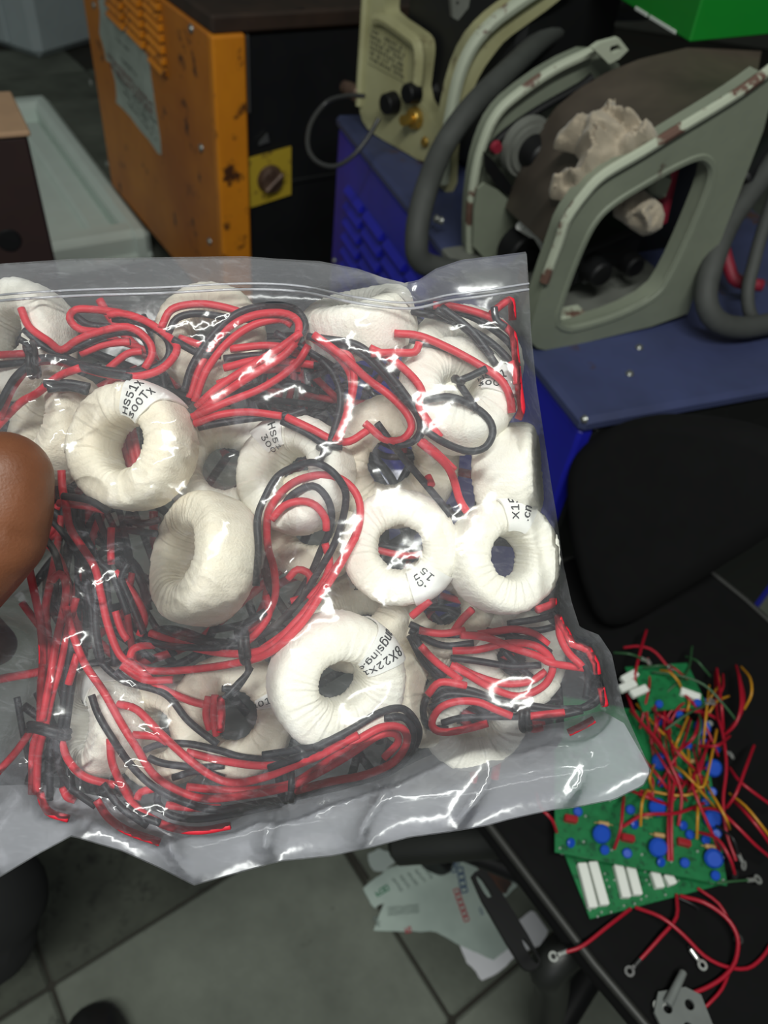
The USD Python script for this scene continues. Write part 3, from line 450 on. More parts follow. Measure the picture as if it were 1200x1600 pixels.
strokes(sk, [((168, 85), (236, 163), 0), ((172, 100), (238, 176), 0)], A0 + nO * .001, fO, 'print_red', .016, 3)
strokes(sk, [((182, 118), (243, 192), 0), ((192, 140), (246, 208), 0), ((200, 160), (246, 219), 0), ((182, 60), (200, 78), 0), ((186, 88), (214, 118), 0)], A0 + nO * .001, fO, 'print_dark', .009, 4)
fP = A0 - sO * .002
yp = part(t, 'switch_plate', plate([(379,250),(455,229),(455,304),(400,322),(388,325)], fP, sO, .003), L('yellow_plate'), 'yellow switch plate')
kc = onpl(421, 279, fP, sO); part(yp, 'rotary_knob', [cyl(kc, kc - sO * .018, .032, 22, .028, .003), cbox(kc - sO * .024, fO * .75 + Z * .6, sO, fO * -.6 + Z * .75, .056, .014, .012, .003)], L('rust_metal'), 'worn round switch knob')
part(t, 'warning_tab', plate([(405,222),(418,208),(421,222),(404,228)], fP, sO, .002), L('steel'))
strokes(part(t, 'nameplate', plate([(428,20),(475,12),(475,40),(428,50)], fP, sO, .002), L('black_panel')), [((433, 25), (470, 18), 0)], fP - sO * .001, sO, 'sticker', .006, 9)
# ------------------------------------------------------------------ blue welding machine, the other machines stand on it
mat('blue_paint', lin(32, 36, 176), 0.42, col2=lin(24, 27, 140), vscale=5, bump=0.08, bscale=90)
mat('blue_top', lin(62, 70, 110), 0.55, col2=lin(50, 56, 86), vscale=6, spots=(lin(70, 50, 44), 9, 0.60, 0.66))
ZB = .70; E0, E1 = onz(915, 652, ZB), onz(530, 180, ZB); sB = nrm(E1 - E0); fB = np.array([sB[1], -sB[0], 0]); LB = np.linalg.norm(E1 - E0); WB = .56
t = thing('welding_machine', 'blue louvred welding machine, its scuffed top carrying the grey feeder and the cream unit', 'welding machine', E0 + sB * LB / 2 + fB * WB / 2 - Z * ZB)
mb_ = E0 + sB * LB / 2
part(t, 'side_panel', cbox(mb_ + fB * .01 - Z * .33, sB, fB, Z, LB, .02, .62, .004), L('blue_paint'))
part(t, 'side_panel', cbox(mb_ + fB * (WB - .01) - Z * .33, sB, fB, Z, LB, .02, .62, .004), L('blue_paint'))
part(t, 'front_panel', cbox(E0 + sB * .01 + fB * WB / 2 - Z * .33, sB, fB, Z, .02, WB - .04, .62, .004), L('black_panel'))
part(t, 'rear_panel', cbox(E1 - sB * .01 + fB * WB / 2 - Z * .33, sB, fB, Z, .02, WB - .04, .62, .004), L('blue_paint'))
part(t, 'top_panel', cbox(mb_ + fB * WB / 2 - Z * .01, sB, fB, Z, LB + .01, WB + .01, .02, .006), L('blue_top'), 'scuffed grey-blue top panel')
for q in (.1, LB - .1): part(t, 'skid', cbox(E0 + sB * q + fB * WB / 2 - Z * .67, sB, fB, Z, .06, WB - .04, .06, .005), L('black_panel'))
nB = -fB
for ci, q0 in enumerate((LB - .11, LB - .21, LB - .31, LB - .41, LB - .51)):
    for k in range(13):
        c = E0 + sB * q0 - Z * (.10 + .029 * k) + nB * .0
        m = trimesh.convex.convex_hull(np.array([c + sB * .040 * s_ + Z * h_ + nB * o_ for s_ in (-1, 1) for h_, o_ in ((.009, .0), (-.006, .0), (-.006, .008), (-.002, .009))])); part(t, 'louvre', m, L('blue_paint'))
        part(t, 'louvre_slot', cbox(c - Z * .0095 + nB * .0004, sB, Z, nB, .078, .006, .001, .0003), L('black_panel'))
for x, y in ((914, 655),): c = onpl(x, y, E0, fB); part(t, 'screw', cyl(c, c + nB * .004, .005, 12, .003), L('steel'))
for x, y in ((523, 407), (690, 345), (683, 342)): c = onpl(x, y, E0, fB); part(t, 'screw', cyl(c, c + nB * .004, .006, 12, .004), L('steel'))
for x, y in ((984, 584), (999, 543)): c = onz(x, y, ZB + .001); part(t, 'screw', cyl(c, c + Z * .003, .005, 12, .003), L('steel'))
# ------------------------------------------------------------------ grey wire feeder
mat('grey_green', lin(126, 132, 116), 0.55, col2=lin(112, 118, 104), vscale=8, spots=(lin(70, 52, 44), 16, 0.66, 0.71), bump=0.12, bscale=70)
mat('chipped_edge', lin(168, 174, 156), 0.6, spots=(lin(96, 70, 60), 15, 0.57, 0.61))
mat('brown_cover', lin(84, 74, 64), 0.6, col2=lin(58, 50, 44), vscale=7, bump=0.15, bscale=60)
mat('cream_plastic', lin(172, 170, 132), 0.5, col2=lin(150, 146, 108), vscale=9, spots=(lin(74, 56, 32), 13, 0.62, 0.72))
mat('black_plastic', lin(18, 18, 20), 0.5, var=.2, vscale=30, spec=.3)
mat('brass', lin(196, 160, 80), 0.35, metallic=0.8)
mat('red_rubber', lin(126, 24, 44), 0.6)
mat('grey_metal', lin(120, 122, 116), 0.5, var=.25, vscale=20, metallic=.2)
PL = onz(850, 548, ZB); nP = np.array([math.sin(math.radians(30.8)), -math.cos(math.radians(30.8)), 0]); bk = -nP
t = thing('wire_feeder', 'grey-green steel wire feeder with slanted side frame and brown cover, on the blue machine', 'wire feeder', PL + bk * .12)
FO = [(826,520),(833,542),(858,549),(1072,497),(1083,467),(1118,397),(1159,292),(1204,175),(1206,108),(1165,138),(1118,168),(1060,203),(1002,239),(943,274),(914,303),(885,344),(873,379),(850,443)]
FI = [(865,502),(878,512),(897,513),(967,492),(1025,461),(1048,426),(1078,362),(1107,292),(1113,262),(1104,246),(1089,242),(1054,257),(1013,280),(955,315),(926,344),(903,391),(879,455)]
part(t, 'side_frame', plate(FO, PL, nP, .022, [FI], it=1), L('grey_green'), 'slanted frame plate with a big rounded cut-out')
ed = np.array([onpl(x, y, PL + nP * .001, nP) for x, y in [(850,440),(873,378),(885,343),(914,302),(943,273),(1002,238),(1060,202),(1118,167),(1165,137),(1205,107)]]); S = spline(ed, .01); m = tube(S, .0055, 8); part(t, 'chipped_rim', m, L('chipped_edge'), 'paint-chipped upper rim')
rim = np.array([onpl(x, y, PL - nP * .004, nP) for x, y in round_pts(FI, 1)]); part(t, 'cutout_rim', tube(spline(np.vstack([rim, rim[:1]]), .008), .006, 8), L('grey_green'))
P2 = PL + bk * .22
G2 = [(932,74),(865,104),(800,150),(772,180),(755,215),(742,260),(733,330),(733,412),(870,430),(900,300),(980,110)]
part(t, 'far_frame', plate(G2, P2, nP, .02, it=1), L('grey_green'))
e2 = np.array([onpl(x, y, P2 + nP * .006, nP) for x, y in [(735,400),(735,330),(744,262),(757,217),(773,183),(800,154),(865,109),(928,79)]]); part(t, 'far_rim', tube(spline(e2, .01), .006, 8), L('chipped_edge'))
e3 = np.array([onpl(x, y, P2 + nP * .012, nP) for x, y in [(765,232),(790,207),(840,172),(905,135),(925,120)]]); part(t, 'panel_groove', tube(spline(e3, .01), .005, 8), L('black_plastic'))
part(t, 'tab_bracket', plate([(927,76),(938,68),(968,60),(982,78),(968,92),(952,100)], P2 + nP * .03, nP, .008, [[(954,73),(966,69),(972,77),(960,84),(953,80)]]), L('chipped_edge'), 'pale bent tab with a hole')
dc = onpl(822, 228, P2 + nP * .02, nP); ex, ey, ez = basis_pl(nP)
part(t, 'dial', [cyl(dc, dc + nP * .010, .036, 28, .034), cyl(dc + nP * .01, dc + nP * .014, .028, 28)], L('grey_metal'), 'round dial ring')
part(t, 'dial_knob', cyl(dc + nP * .012, dc + nP * .04, .020, 22, .017, .003), L('black_plastic'))
rc = onpl(774, 229, P2 + nP * .021, nP); part(t, 'indicator_lamp', cyl(rc, rc + nP * .006, .0075, 16, .006), L('red_rubber'), 'small dull red lamp')
part(t, 'slot_cover', plate([(757,238),(770,250),(800,290),(800,310),(775,290),(758,262)], P2 + nP * .021, nP, .004), L('black_plastic'))
part(t, 'lower_panel', plate([(742,300),(762,282),(830,345),(850,420),(738,412)], P2 + nP * .026, nP, .004, it=1), L('grey_green'))
wc = onpl(806, 382, P2 + nP * .05, nP); part(t, 'socket', [cyl(wc, wc + nP * .03, .030, 24, .026, .003), cyl(wc + nP * .03, wc + nP * .034, .010, 16)], L('black_plastic'))
part(t, 'white_guard', tube(spline([onpl(x, y, P2 + nP * .075, nP) for x, y in [(812,352),(832,366),(845,388),(852,412)]], .006), .006, 8), L('label_paper'), 'white curved strip')
# brown cover: a bent sheet spanning the two frames' upper edges
ca = np.array([onpl(x, y, PL - nP * .002, nP) for x, y in [(868,392),(885,346),(914,304),(943,275),(1002,240),(1060,204),(1118,169),(1165,139),(1204,112)]])
cb = np.array([onpl(x, y, P2 + nP * .03, nP) for x, y in [(790,322),(812,262),(838,212),(868,168),(905,138),(950,112),(1000,92),(1075,74),(1190,80)]])
ca, cb = [np.array([np.interp(np.linspace(0, 1, 40), np.linspace(0, 1, 9), c[:, k]) for k in range(3)]).T for c in (ca, cb)]
tt = np.linspace(0, 1, 14)[None, :, None]; sag = -.018 * np.sin(np.pi * tt) * np.clip(np.linspace(-.2, 1.3, 40), 0, 1)[:, None, None] * Z
G = ca[:, None] * (1 - tt) + cb[:, None] * tt + sag; nr = np.array([0, 0, .0025]); Vc = np.vstack([G.reshape(-1, 3), (G - nr).reshape(-1, 3)]); i, j = np.meshgrid(np.arange(39), np.arange(13), indexing='ij'); q = (i * 14 + j).ravel(); qq = np.stack([q, q + 1, q + 15, q + 14], -1)
bd = np.concatenate([np.arange(14), np.arange(1, 40) * 14 + 13, 39 * 14 + np.arange(12, -1, -1), np.arange(38, 0, -1) * 14]); b2 = np.roll(bd, -1)
part(t, 'bent_cover', trimesh.Trimesh(*[Vc, meshkit.arrays((Vc, np.vstack([qq, qq[:, ::-1] + 560, np.stack([bd, bd + 560, b2 + 560, b2], -1)])))[1]], process=False), L('brown_cover'), 'brown bent sheet-metal cover')
# inside the cut-out
part(t, 'base_plate', cbox(onz(960, 500, ZB + .006) + bk * .11, ex, bk, Z, .27, .20, .010, .002), L('grey_metal'))
Pm = PL + bk * .10
hub = onpl(955, 455, Pm, nP); part(t, 'wire_spool', [cyl(hub, hub + bk * .02, .055, 30, .055, .003), cyl(hub - bk * .02, hub, .022, 20)], L('grey_metal'), 'grey spool disc inside the frame')
part(t, 'drive_unit', [cbox(onpl(935, 385, Pm, nP), ex + .3 * Z, ey, ez, .10, .05, .05, .006), cyl(onpl(905, 400, Pm, nP), onpl(905, 400, Pm, nP) - bk * .05, .02, 18, .016, .003), cyl(onpl(965, 395, Pm, nP), onpl(965, 395, Pm, nP) - bk * .04, .016, 18, .014, .003)], L('black_plastic'), 'dark roller drive inside the frame')
part(t, 'inner_plate', plate([(855,520),(860,380),(950,300),(1060,250),(1130,240),(1150,330),(1080,520)], PL + bk * .17, nP, .006), L('black_panel'))
part(t, 'red_strap', tube(spline([onpl(x, y, PL + bk * .05, nP) for x, y in [(1050,262),(1045,285),(1036,325),(1032,345)]], .006), .008, 8), L('red_rubber'), 'dull red strap inside the frame')
part(t, 'pale_lug', cbox(onpl(1028, 285, PL + bk * .04, nP), ex - .4 * Z, ey, ez, .03, .03, .02, .006), L('grey_green'))
part(t, 'foot_pad', cbox(onpl(885, 497, PL + bk * .03, nP), ex, ey, ez, .05, .02, .03, .006), L('chipped_edge'))
# ------------------------------------------------------------------ crumpled rag
mat('rag_cloth', lin(176, 164, 146), 0.95, col2=lin(150, 138, 120), vscale=14, bump=0.4, bscale=500, sheen=.2)
def crumple(outline, P, n, thick, seed, step=4.0, name='fold'):
    n = nrm(n); n = n if np.dot(EYE - P, n) > 0 else -n; pg = Polygon(outline); lnr = LineString(list(pg.exterior.coords)); B = np.array([lnr.interpolate(t_, normalized=True).coords[0] for t_ in np.linspace(0, 1, int(lnr.length / step), endpoint=False)])
    x0, y0, x1, y1 = pg.bounds; g = np.stack(np.meshgrid(np.arange(x0, x1, step), np.arange(y0, y1, step)), -1).reshape(-1, 2); Q = np.vstack([B, g[shapely.contains_xy(pg.buffer(-step * .6), g[:, 0], g[:, 1])]])
    tri = Delaunay(Q).simplices; c = Q[tri].mean(1); tri = tri[shapely.contains_xy(pg, c[:, 0], c[:, 1])]; d = shapely.distance(shapely.points(Q), lnr); x, y = Q.T
    wx, wy = x + 26 * (meshkit.fbm(np.stack([x / 50, y / 50, x * 0 + seed], -1), 3) - .5) * 2, y + 26 * (meshkit.fbm(np.stack([x / 50, y / 50, x * 0 + seed + 9], -1), 3) - .5) * 2
    r1 = np.abs(meshkit.noise(np.stack([wx / 30, wy / 44, x * 0 + seed], -1)) - .5) * 2; r2 = np.abs(meshkit.noise(np.stack([wx / 15 + wy / 22, wy / 17, x * 0 + seed + 4], -1)) - .5) * 2
    hgt = (1 - np.exp(-d / 12.0)) * thick * (.50 + .62 * (1 - r1) ** 2 * 1.1 - .25 * (1 - r2) ** 4)
    top = np.array([onpl(a, b_, P, n) + n * h_ for (a, b_), h_ in zip(Q, hgt)]); bot = np.array([onpl(a, b_, P, n) - n * .002 for a, b_ in Q]); N = len(Q); k = len(B); bi = np.arange(k); b2 = (bi + 1) % k
    f = np.vstack([tri, tri[:, ::-1] + N, np.stack([bi, b2, b2 + N], -1), np.stack([bi, b2 + N, bi + N], -1)]); m = trimesh.Trimesh(np.vstack([top, bot]), f, process=False); m.fix_normals(); return m
t = thing('rag', 'crumpled off-white cotton rag stuffed over the brown cover of the grey feeder', 'rag', onpl(940, 300, PL, nP))
R1 = [(876,214),(888,196),(906,186),(930,182),(936,178),(944,165),(960,158),(961,152),(963,172),(966,178),(985,177),(998,186),(1004,196),(1020,198),(1028,212),(1024,226),(1004,236),(992,246),(960,262),(940,274),(925,290),(910,300),(896,310),(880,314),(860,310),(857,300),(861,282),(880,276),(897,266),(905,250),(898,240),(884,236),(864,232),(866,222)]
R1[0] = (872, 208); nR = nrm(np.array([-.35, -.75, .75]))
PR = PL + bk * .06 + Z * 0.0; PR = onpl(940, 240, PL + bk * .035, nP)
part(t, 'cloth', crumple(R1, PR, nR, .045, 3), L('rag_cloth'), smooth=60)
part(t, 'cloth_end', crumple([(957,318),(964,302),(985,296),(1006,296),(1018,306),(1034,320),(1039,336),(1034,356),(1018,366),(1004,369),(986,358),(972,347),(958,338)], onpl(1000, 330, PL + bk * .03, nP), nrm(np.array([-.2, -.95, .3])), .035, 8), L('rag_cloth'), 'end of the rag hanging inside the frame', smooth=60)
# ------------------------------------------------------------------ cream power unit at the back of the blue machine
C0, C1 = onz(579, 209, ZB), onz(665, 258, ZB); dC = nrm(C1 - C0); nC = np.array([dC[1], -dC[0], 0]); nC = nC if nC @ (EYE - C0) > 0 else -nC
t = thing('power_unit', 'yellowed cream power unit with rating plate and handle arch, behind the grey feeder', 'welding machine', C0 - nC * .1)
CP = [(569,-20),(563,79),(560,166),(568,196),(590,214),(630,236),(660,254),(676,248),(688,222),(676,190),(650,150),(656,100),(658,78),(655,62),(645,52),(603,24),(600,10),(606,-20)]
part(t, 'front_panel', plate(CP, C0, nC, .03, it=1), L('cream_plastic'), 'stained cream moulded front panel')
part(t, 'panel_rim', tube(spline([onpl(x, y, C0 + nC * .004, nC) for x, y in [(588,30),(603,32),(640,58),(652,70),(655,92),(652,130),(648,150)]], .006), .009, 8), L('cream_plastic'))
part(t, 'panel_edge', tube(spline([onpl(x, y, C0 + nC * .003, nC) for x, y in [(571,-10),(567,60),(563,120),(561,165)]], .006), .006, 8), L('cream_plastic'))
rp = part(t, 'rating_plate', plate([(577,42),(580,40),(634,74),(631,128),(575,98)], C0 + nC * .002, nC, .002), L('cream_plastic'), 'faded rating plate')
strokes(rp, [((579, 46 + 9 * k), (632, 78 + 8.5 * k), 0) for k in range(6)], C0 + nC * .003, nC, 'print_dark', .006, 12)
for x, y, r in ((617, 160, .017), (651, 144, .016)): c = onpl(x, y, C0 + nC * .001, nC); part(t, 'socket', cyl(c, c + nC * .022, r, 20, r * .9, .002), L('black_plastic'))
c = onpl(651, 184, C0, nC); part(t, 'brass_terminal', [cyl(c, c + nC * .012, .017, 22, .015, .002), cyl(c + nC * .012, c + nC * .03, .008, 16)], L('brass'), 'brown-gold round terminal')
c = onpl(566, 150, C0, nC); part(t, 'cable_gland', cyl(c - dC * .005, c - dC * .05, .014, 16, .010, .002), L('rust_metal'))
c = onpl(664, 222, C0 + nC * .004, nC); part(t, 'screw', cyl(c, c + nC * .004, .008, 14, .006), L('brass'))
part(t, 'dark_casing', cbox((C0 + C1) / 2 - nC * .15 + Z * .17 + dC * .06, dC, nC, Z, .24, .22, .33, .01), L('black_panel'), 'dark casing')
P3 = onz(700, 300, ZB); 
ARC = [(690,300),(693,235),(700,185),(714,120),(735,70),(765,35),(800,8),(850,-25),(900,-50),(910,-30),(862,10),(826,36),(790,62),(775,80),(752,112),(735,150),(722,190),(716,240),(714,300)]
part(t, 'handle_arch', plate(ARC, P3, nP, .03, it=1), L('cream_plastic'), 'cream arched frame')
part(t, 'arch_edge', tube(spline([onpl(x, y, P3 + nP * .004, nP) for x, y in [(693,285),(697,225),(703,185),(717,120),(738,72),(768,37),(803,10),(850,-22)]], .01), .009, 8), L('chipped_edge'))
part(t, 'clamp_plate', plate([(704,-20),(738,-20),(732,12),(716,32),(708,28)], onpl(715, 10, P3, nP) + nP * .05, nP, .008, [[(713,2),(717,2),(717,8),(713,8)]]), L('grey_metal'), 'grey clamp plate with a hole')
part(t, 'inner_block', [cbox(onpl(690, 90, P3 + bk * .22, nP), ex, ey, ez, .10, .16, .06, .01), cbox(onpl(690, 150, P3 + bk * .16, nP), ex, ey, ez, .06, .05, .05, .01)], L('black_plastic'))
# ------------------------------------------------------------------ cables
mat('cable_grey', lin(68, 70, 68), 0.7, var=.25, vscale=25); mat('cable_black', lin(34, 34, 34), 0.5); mat('cable_thin', lin(60, 60, 60), 0.35)
def cable(name, pts, r, m, label, sub=None):
    P = spline([cm(x, y, d) for x, y, d in pts], .008); return single(name, tube(P, r, 14), L(m), label, 'cable', smooth=True)
cable('welding_cable', [(1010,15,1.22),(930,20,1.17),(860,52,1.10),(800,105,1.04),(735,170,1.0),(690,235,.99),(662,310,.97),(651,370,.97),(660,410,.99),(720,425,1.02)], .0150, 'cable_grey', 'thick grey welding cable curving down in front of the cream power unit')
cable('welding_cable', [(772,-30,1.20),(778,15,1.17),(796,48,1.13),(832,72,1.11),(900,70,1.15),(950,45,1.2)], .012, 'cable_grey', 'thinner grey cable crossing behind the thick welding cable at the top')
cable('thin_cable', [(568,150,1.18),(540,150,1.22),(510,160,1.25),(486,192,1.24),(481,228,1.22),(495,252,1.20),(522,260,1.18),(550,245,1.16),(575,215,1.15),(592,185,1.14)], .0035, 'cable_thin', 'thin black cable looping from the cream power unit\'s left edge')
cable('welding_cable', [(1220,240,.94),(1165,310,.93),(1135,355,.92),(1112,415,.91),(1103,465,.91),(1118,500,.92),(1160,512,.94),(1230,500,.97)], .0135, 'cable_grey', 'dark grey cable bent in a U at the right of the feeder\'s slanted frame')
cable('welding_cable', [(1215,290,.96),(1192,360,.95),(1178,410,.95),(1168,460,.95),(1178,500,.96),(1220,515,.97)], .008, 'cable_grey', 'slimmer dark cable beside the U-bent one, at the picture\'s right edge')
cable('gas_hose', [(1135,310,1.0),(1126,345,1.0),(1130,380,1.0),(1140,420,1.0),(1152,440,1.0),(1190,446,1.0)], .008, 'red_rubber', 'dull red hose glimpsed behind the dark cables at the right edge')
t = thing('cable_plug', 'black cable plug with a brass pin beside the feeder\'s slanted frame', 'plug', cm(1165, 280, .93))
a, b_ = cm(1141, 301, .92), cm(1153, 288, .93); part(t, 'brass_pin', cyl(a, b_, .0035, 14, .0035, .001), L('brass'), 'brass pin'); part(t, 'plug_body', cyl(b_, cm(1195, 235, .97), .016, 18, .02, .004), L('black_plastic'))
# ------------------------------------------------------------------ green carton on top
mat('green_card', lin(14, 130, 38), 0.45, var=.12, vscale=6); mat('white_card', lin(200, 205, 200), 0.7); mat('green_faint', lin(70, 120, 52), 0.5)
dq = -((onpl(1077, 70, P2 + nP * .03, nP) - EYE) @ M)[2]; kq = dq / 1.03; Qc = cm(1077, 67, dq); ga = nrm(cm(955, -8, 1.16 * kq) - Qc); gb = nrm(cm(1215, 12, 1.14 * kq) - Qc); gu = nrm(np.cross(ga, gb)); gu = gu if gu[2] > 0 else -gu; gb = np.cross(gu, ga); gb = gb if gb @ (cm(1215, 12, 1.14 * kq) - Qc) > 0 else -gb
t = thing('carton', 'green printed carton at the top right, resting on the feeder', 'box', Qc)
gc = Qc + ga * .15 + gb * .12 + gu * .07; part(t, 'box_body', cbox(gc, ga, gb, gu, .30, .24, .14, .002), L('green_card'))
part(t, 'worn_edge', [cbox(Qc + ga * q_ + gu * .002 - gb * .0006, ga, gb, gu, w_, .0015, .004, .0004) for q_, w_ in ((.06, .06), (.11, .03))], L('white_card'), 'white worn lower edge')
fc = Qc - ga * .0004 + gb * .11 + gu * .05; pr_ = []
for dx, dz, w_, h_ in ((0, 0, .09, .003), (0, .04, .09, .003), (-.045, .02, .003, .043), (.045, .02, .003, .043), (-.01, .02, .04, .012)): pr_.append(cbox(fc + gb * dx + gu * dz, gb, gu, ga, w_, h_, .0008, .0002))
part(t, 'printed_frame', pr_, L('green_faint'), 'faint yellow-green print')
# ------------------------------------------------------------------ left: brown carton, white foam tray, white sheet
mat('maroon_card', lin(46, 28, 26), 0.6, var=.2, vscale=10); mat('tan_card', lin(176, 142, 112), 0.8, var=.12, vscale=18); mat('foam', lin(222, 233, 226), 0.7, var=.06, vscale=12); mat('grey_sheet', lin(184, 196, 200), 0.6, var=.1, vscale=6)
t = thing('cardboard_box', 'dark maroon box with a tan cardboard top at the left edge above the bag', 'box', onz(43, 212, 0))
p0 = cm(43, 212, 1.10); up_ = Z; rt = nrm(onz(-60, 220, p0[2]) - p0); bd_ = np.cross(up_, rt); bd_ = bd_ if bd_ @ (p0 - EYE) > 0 else -bd_
hh_ = p0[2]
part(t, 'box_body', cbox(p0 + rt * .16 - up_ * hh_ / 2 + bd_ * .075, rt, bd_, up_, .32, .15, hh_, .004), L('maroon_card'))
part(t, 'top_flap', cbox(p0 + rt * .158 + up_ * .004 + bd_ * .075, rt, bd_, up_, .325, .16, .008, .002), L('tan_card'), 'tan cardboard flap')
c = p0 - up_ * .15 + rt * .06 - bd_ * .001; part(t, 'round_hole_plug', cyl(c, c - bd_ * .003, .018, 20, .016), L('black_plastic'))
T0, T1 = onz(240, 395, .03), onz(78, 178, .03); dT = nrm(T1 - T0); wT = np.array([-dT[1], dT[0], 0]); LT = np.linalg.norm(T1 - T0); WT = .62
t = thing('foam_tray', 'white foam tray with raised rims lying on the floor left of the orange machine', 'tray', (T0 + T1) / 2 + wT * WT / 2 - Z * .03)
tc = (T0 + T1) / 2 + wT * WT / 2
part(t, 'tray_floor', cbox(tc - Z * .012, dT, wT, Z, LT, WT, .03, .008), L('foam'))
for c, a_, b2_ in ((tc - wT * (WT / 2 - .03), LT, .06), (tc + wT * (WT / 2 - .03), LT, .06)): part(t, 'rim', cbox(c + Z * .02, dT, wT, Z, a_, b2_, .10, .018), L('foam'))
for c in (tc - dT * (LT / 2 - .05), tc + dT * (LT / 2 - .03)): part(t, 'rim', cbox(c + Z * .02, dT, wT, Z, .08, WT, .095, .018), L('foam'))
part(t, 'inner_step', cbox(tc - wT * (WT / 2 - .10) + Z * .008, dT, wT, Z, LT * .8, .08, .03, .012), L('foam'))
W0 = onz(62, 95, .0)
t = thing('white_crate', 'pale grey-white plastic crate standing on the floor in the upper left corner', 'crate', W0)
w1, w2 = nrm(onz(-60, 55, 0) - W0), nrm(onz(110, 68, 0) - W0); w2 = nrm(w2 - (w2 @ w1) * w1)
part(t, 'crate_body', cbox(W0 + w1 * .35 + w2 * .24 + Z * .28, w1, w2, Z, .70, .48, .56, .03), L('grey_sheet'))
part(t, 'side_rib', [cbox(W0 + w1 * q_ + Z * .28 - w2 * .004, w1, w2, Z, .05, .02, .5, .008) for q_ in (.18, .42)], L('grey_sheet'))
# ------------------------------------------------------------------ black office chair
mat('seat_fabric', lin(14, 14, 15), 0.9, col2=lin(10, 10, 11), vscale=30, bump=0.3, bscale=700, spec=.2); mat('piping', lin(40, 40, 38), 0.5); mat('black_tube', lin(30, 32, 30), 0.45, var=.2, vscale=10)
def cushion(pts, P, n, t, ins=.02, it=2, off=0.0):
    n = nrm(n); n = n if np.dot(EYE - P, n) > 0 else -n; ex, ey, ez = basis_pl(n); q = round_pts([((onpl(x, y, P, n) - P) @ ex, (onpl(x, y, P, n) - P) @ ey) for x, y in pts], it); pg = Polygon(q).buffer(0); V = []
    for a in np.linspace(-90, 90, 9):
        a = math.radians(a); r = pg.buffer(-ins * (1 - math.cos(a)), join_style=1); c = np.array(r.exterior.coords); V.append(P + c[:, :1] * ex + c[:, 1:2] * ey + ez * (t / 2 * math.sin(a) + off - t / 2))
    return trimesh.convex.convex_hull(np.vstack(V))
def seat_px(P): return [tuple(p) for p in P]
ZS = .50; se = [onz(*p, ZS) for p in ((762, 1290), (1000, 1604))]; ds = nrm(se[1] - se[0]); rs = np.array([-ds[1], ds[0], 0]); rs = rs if rs[0] > 0 else -rs
t = thing('office_chair', 'black upholstered office chair with circuit boards on its seat, at the lower right', 'chair', [*(se[0] + ds * .1 + rs * .25)[:2], 0])
sc = [se[0] - ds * .17, se[0] - ds * .10 - rs * .0, se[1] + ds * .09, se[1] + ds * .16 + rs * .08, se[1] + ds * .16 + rs * .42, se[0] - ds * .12 + rs * .47, se[0] - ds * .20 + rs * .40, se[0] - ds * .22 + rs * .06]
def flat_cushion(c, z1, t_, ins):
    pg = Polygon(round_pts(np.array(c)[:, :2], 2)); V = []
    for a in np.linspace(-90, 90, 9): a = math.radians(a); r = pg.buffer(-ins * (1 - math.cos(a))); q = np.array(r.exterior.coords); V.append(np.column_stack([q, np.full(len(q), z1 - t_ / 2 + t_ / 2 * math.sin(a))]))
    return trimesh.convex.convex_hull(np.vstack(V)), pg
sm, spg = flat_cushion(sc, ZS, .042, .018); part(t, 'seat', sm, L('seat_fabric'))
q = np.array(spg.buffer(-.004).exterior.coords); part(t, 'seat_piping', tube(np.column_stack([q, np.full(len(q), ZS - .006)]), .0042, 8), L('piping'), smooth=True)
un, _ = flat_cushion([se[0] + rs * .25 + (np.array(p) - se[0] - rs * .25) * .90 for p in sc], ZS - .045, .015, .004); part(t, 'seat_pan', un, L('black_plastic'))
PBK = onz(1000, 985, .55); nbk = nrm(-0.55 * rs * 0 + nrm([-.62, -.62, 0]) + .42 * Z)
BKP = [(868,770),(880,708),(930,668),(1000,646),(1085,648),(1170,662),(1262,706),(1300,780),(1205,822),(1125,858),(1045,915),(985,978),(925,992),(888,900)]
part(t, 'backrest', cushion(BKP, PBK, nbk, .06, .022), L('seat_fabric'))
bc = onpl(1060, 800, PBK, nbk); part(t, 'back_post', tube(spline([bc - nbk * .07, bc - nbk * .09 - Z * .12, np.array([*(bc - nbk * .12)[:2], ZS - .02]), np.array([*(se[0] + rs * .25)[:2], ZS - .075])], .01), .016, 12), L('black_tube'), smooth=True)
# slotted bracket sticking out from under the seat
ZK = ZS - .075
BR = [(733, 1372), (746, 1358), (764, 1362), (846, 1494), (842, 1512), (826, 1518), (812, 1508)]
def flat_plate(px, z, t_, holes=(), it=1):
    to = lambda q: [tuple(onz(x, y, z)[:2]) for x, y in (round_pts(q, it) if it else q)]
    return slab(Polygon(to(px), [to(h) for h in holes]), np.array([0, 0, z - t_]), np.array([1, 0, 0]), np.array([0, 1, 0]), Z, t_)
part(t, 'slotted_bracket', flat_plate(BR, ZK, .005, [[(742,1369),(749,1366),(769,1396),(768,1402),(760,1402)], [(814,1469),(820,1465),(842,1499),(841,1505),(834,1504)]]), L('black_plastic'), 'black bracket with two slots')
part(t, 'arm_tube', cyl(onz(614, 1322, .33), onz(790, 1308, .40), .021, 22, .021, .008), L('black_tube'), 'dark round tube')
ctr = np.array([*(se[0] + ds * .12 + rs * .25)[:2], 0]); part(t, 'gas_column', cyl(ctr + Z * .10, ctr + Z * (ZS - .07), .028, 20), L('black_tube'))
lg0 = onz(858, 1512, ZS - .09); part(t, 'support_leg', tube(spline([lg0 + rs * .03 + Z * .01, lg0, onz(862, 1540, .33), onz(852, 1620, .12), onz(846, 1680, .03)], .01), .018, 14), L('black_tube'), smooth=True)
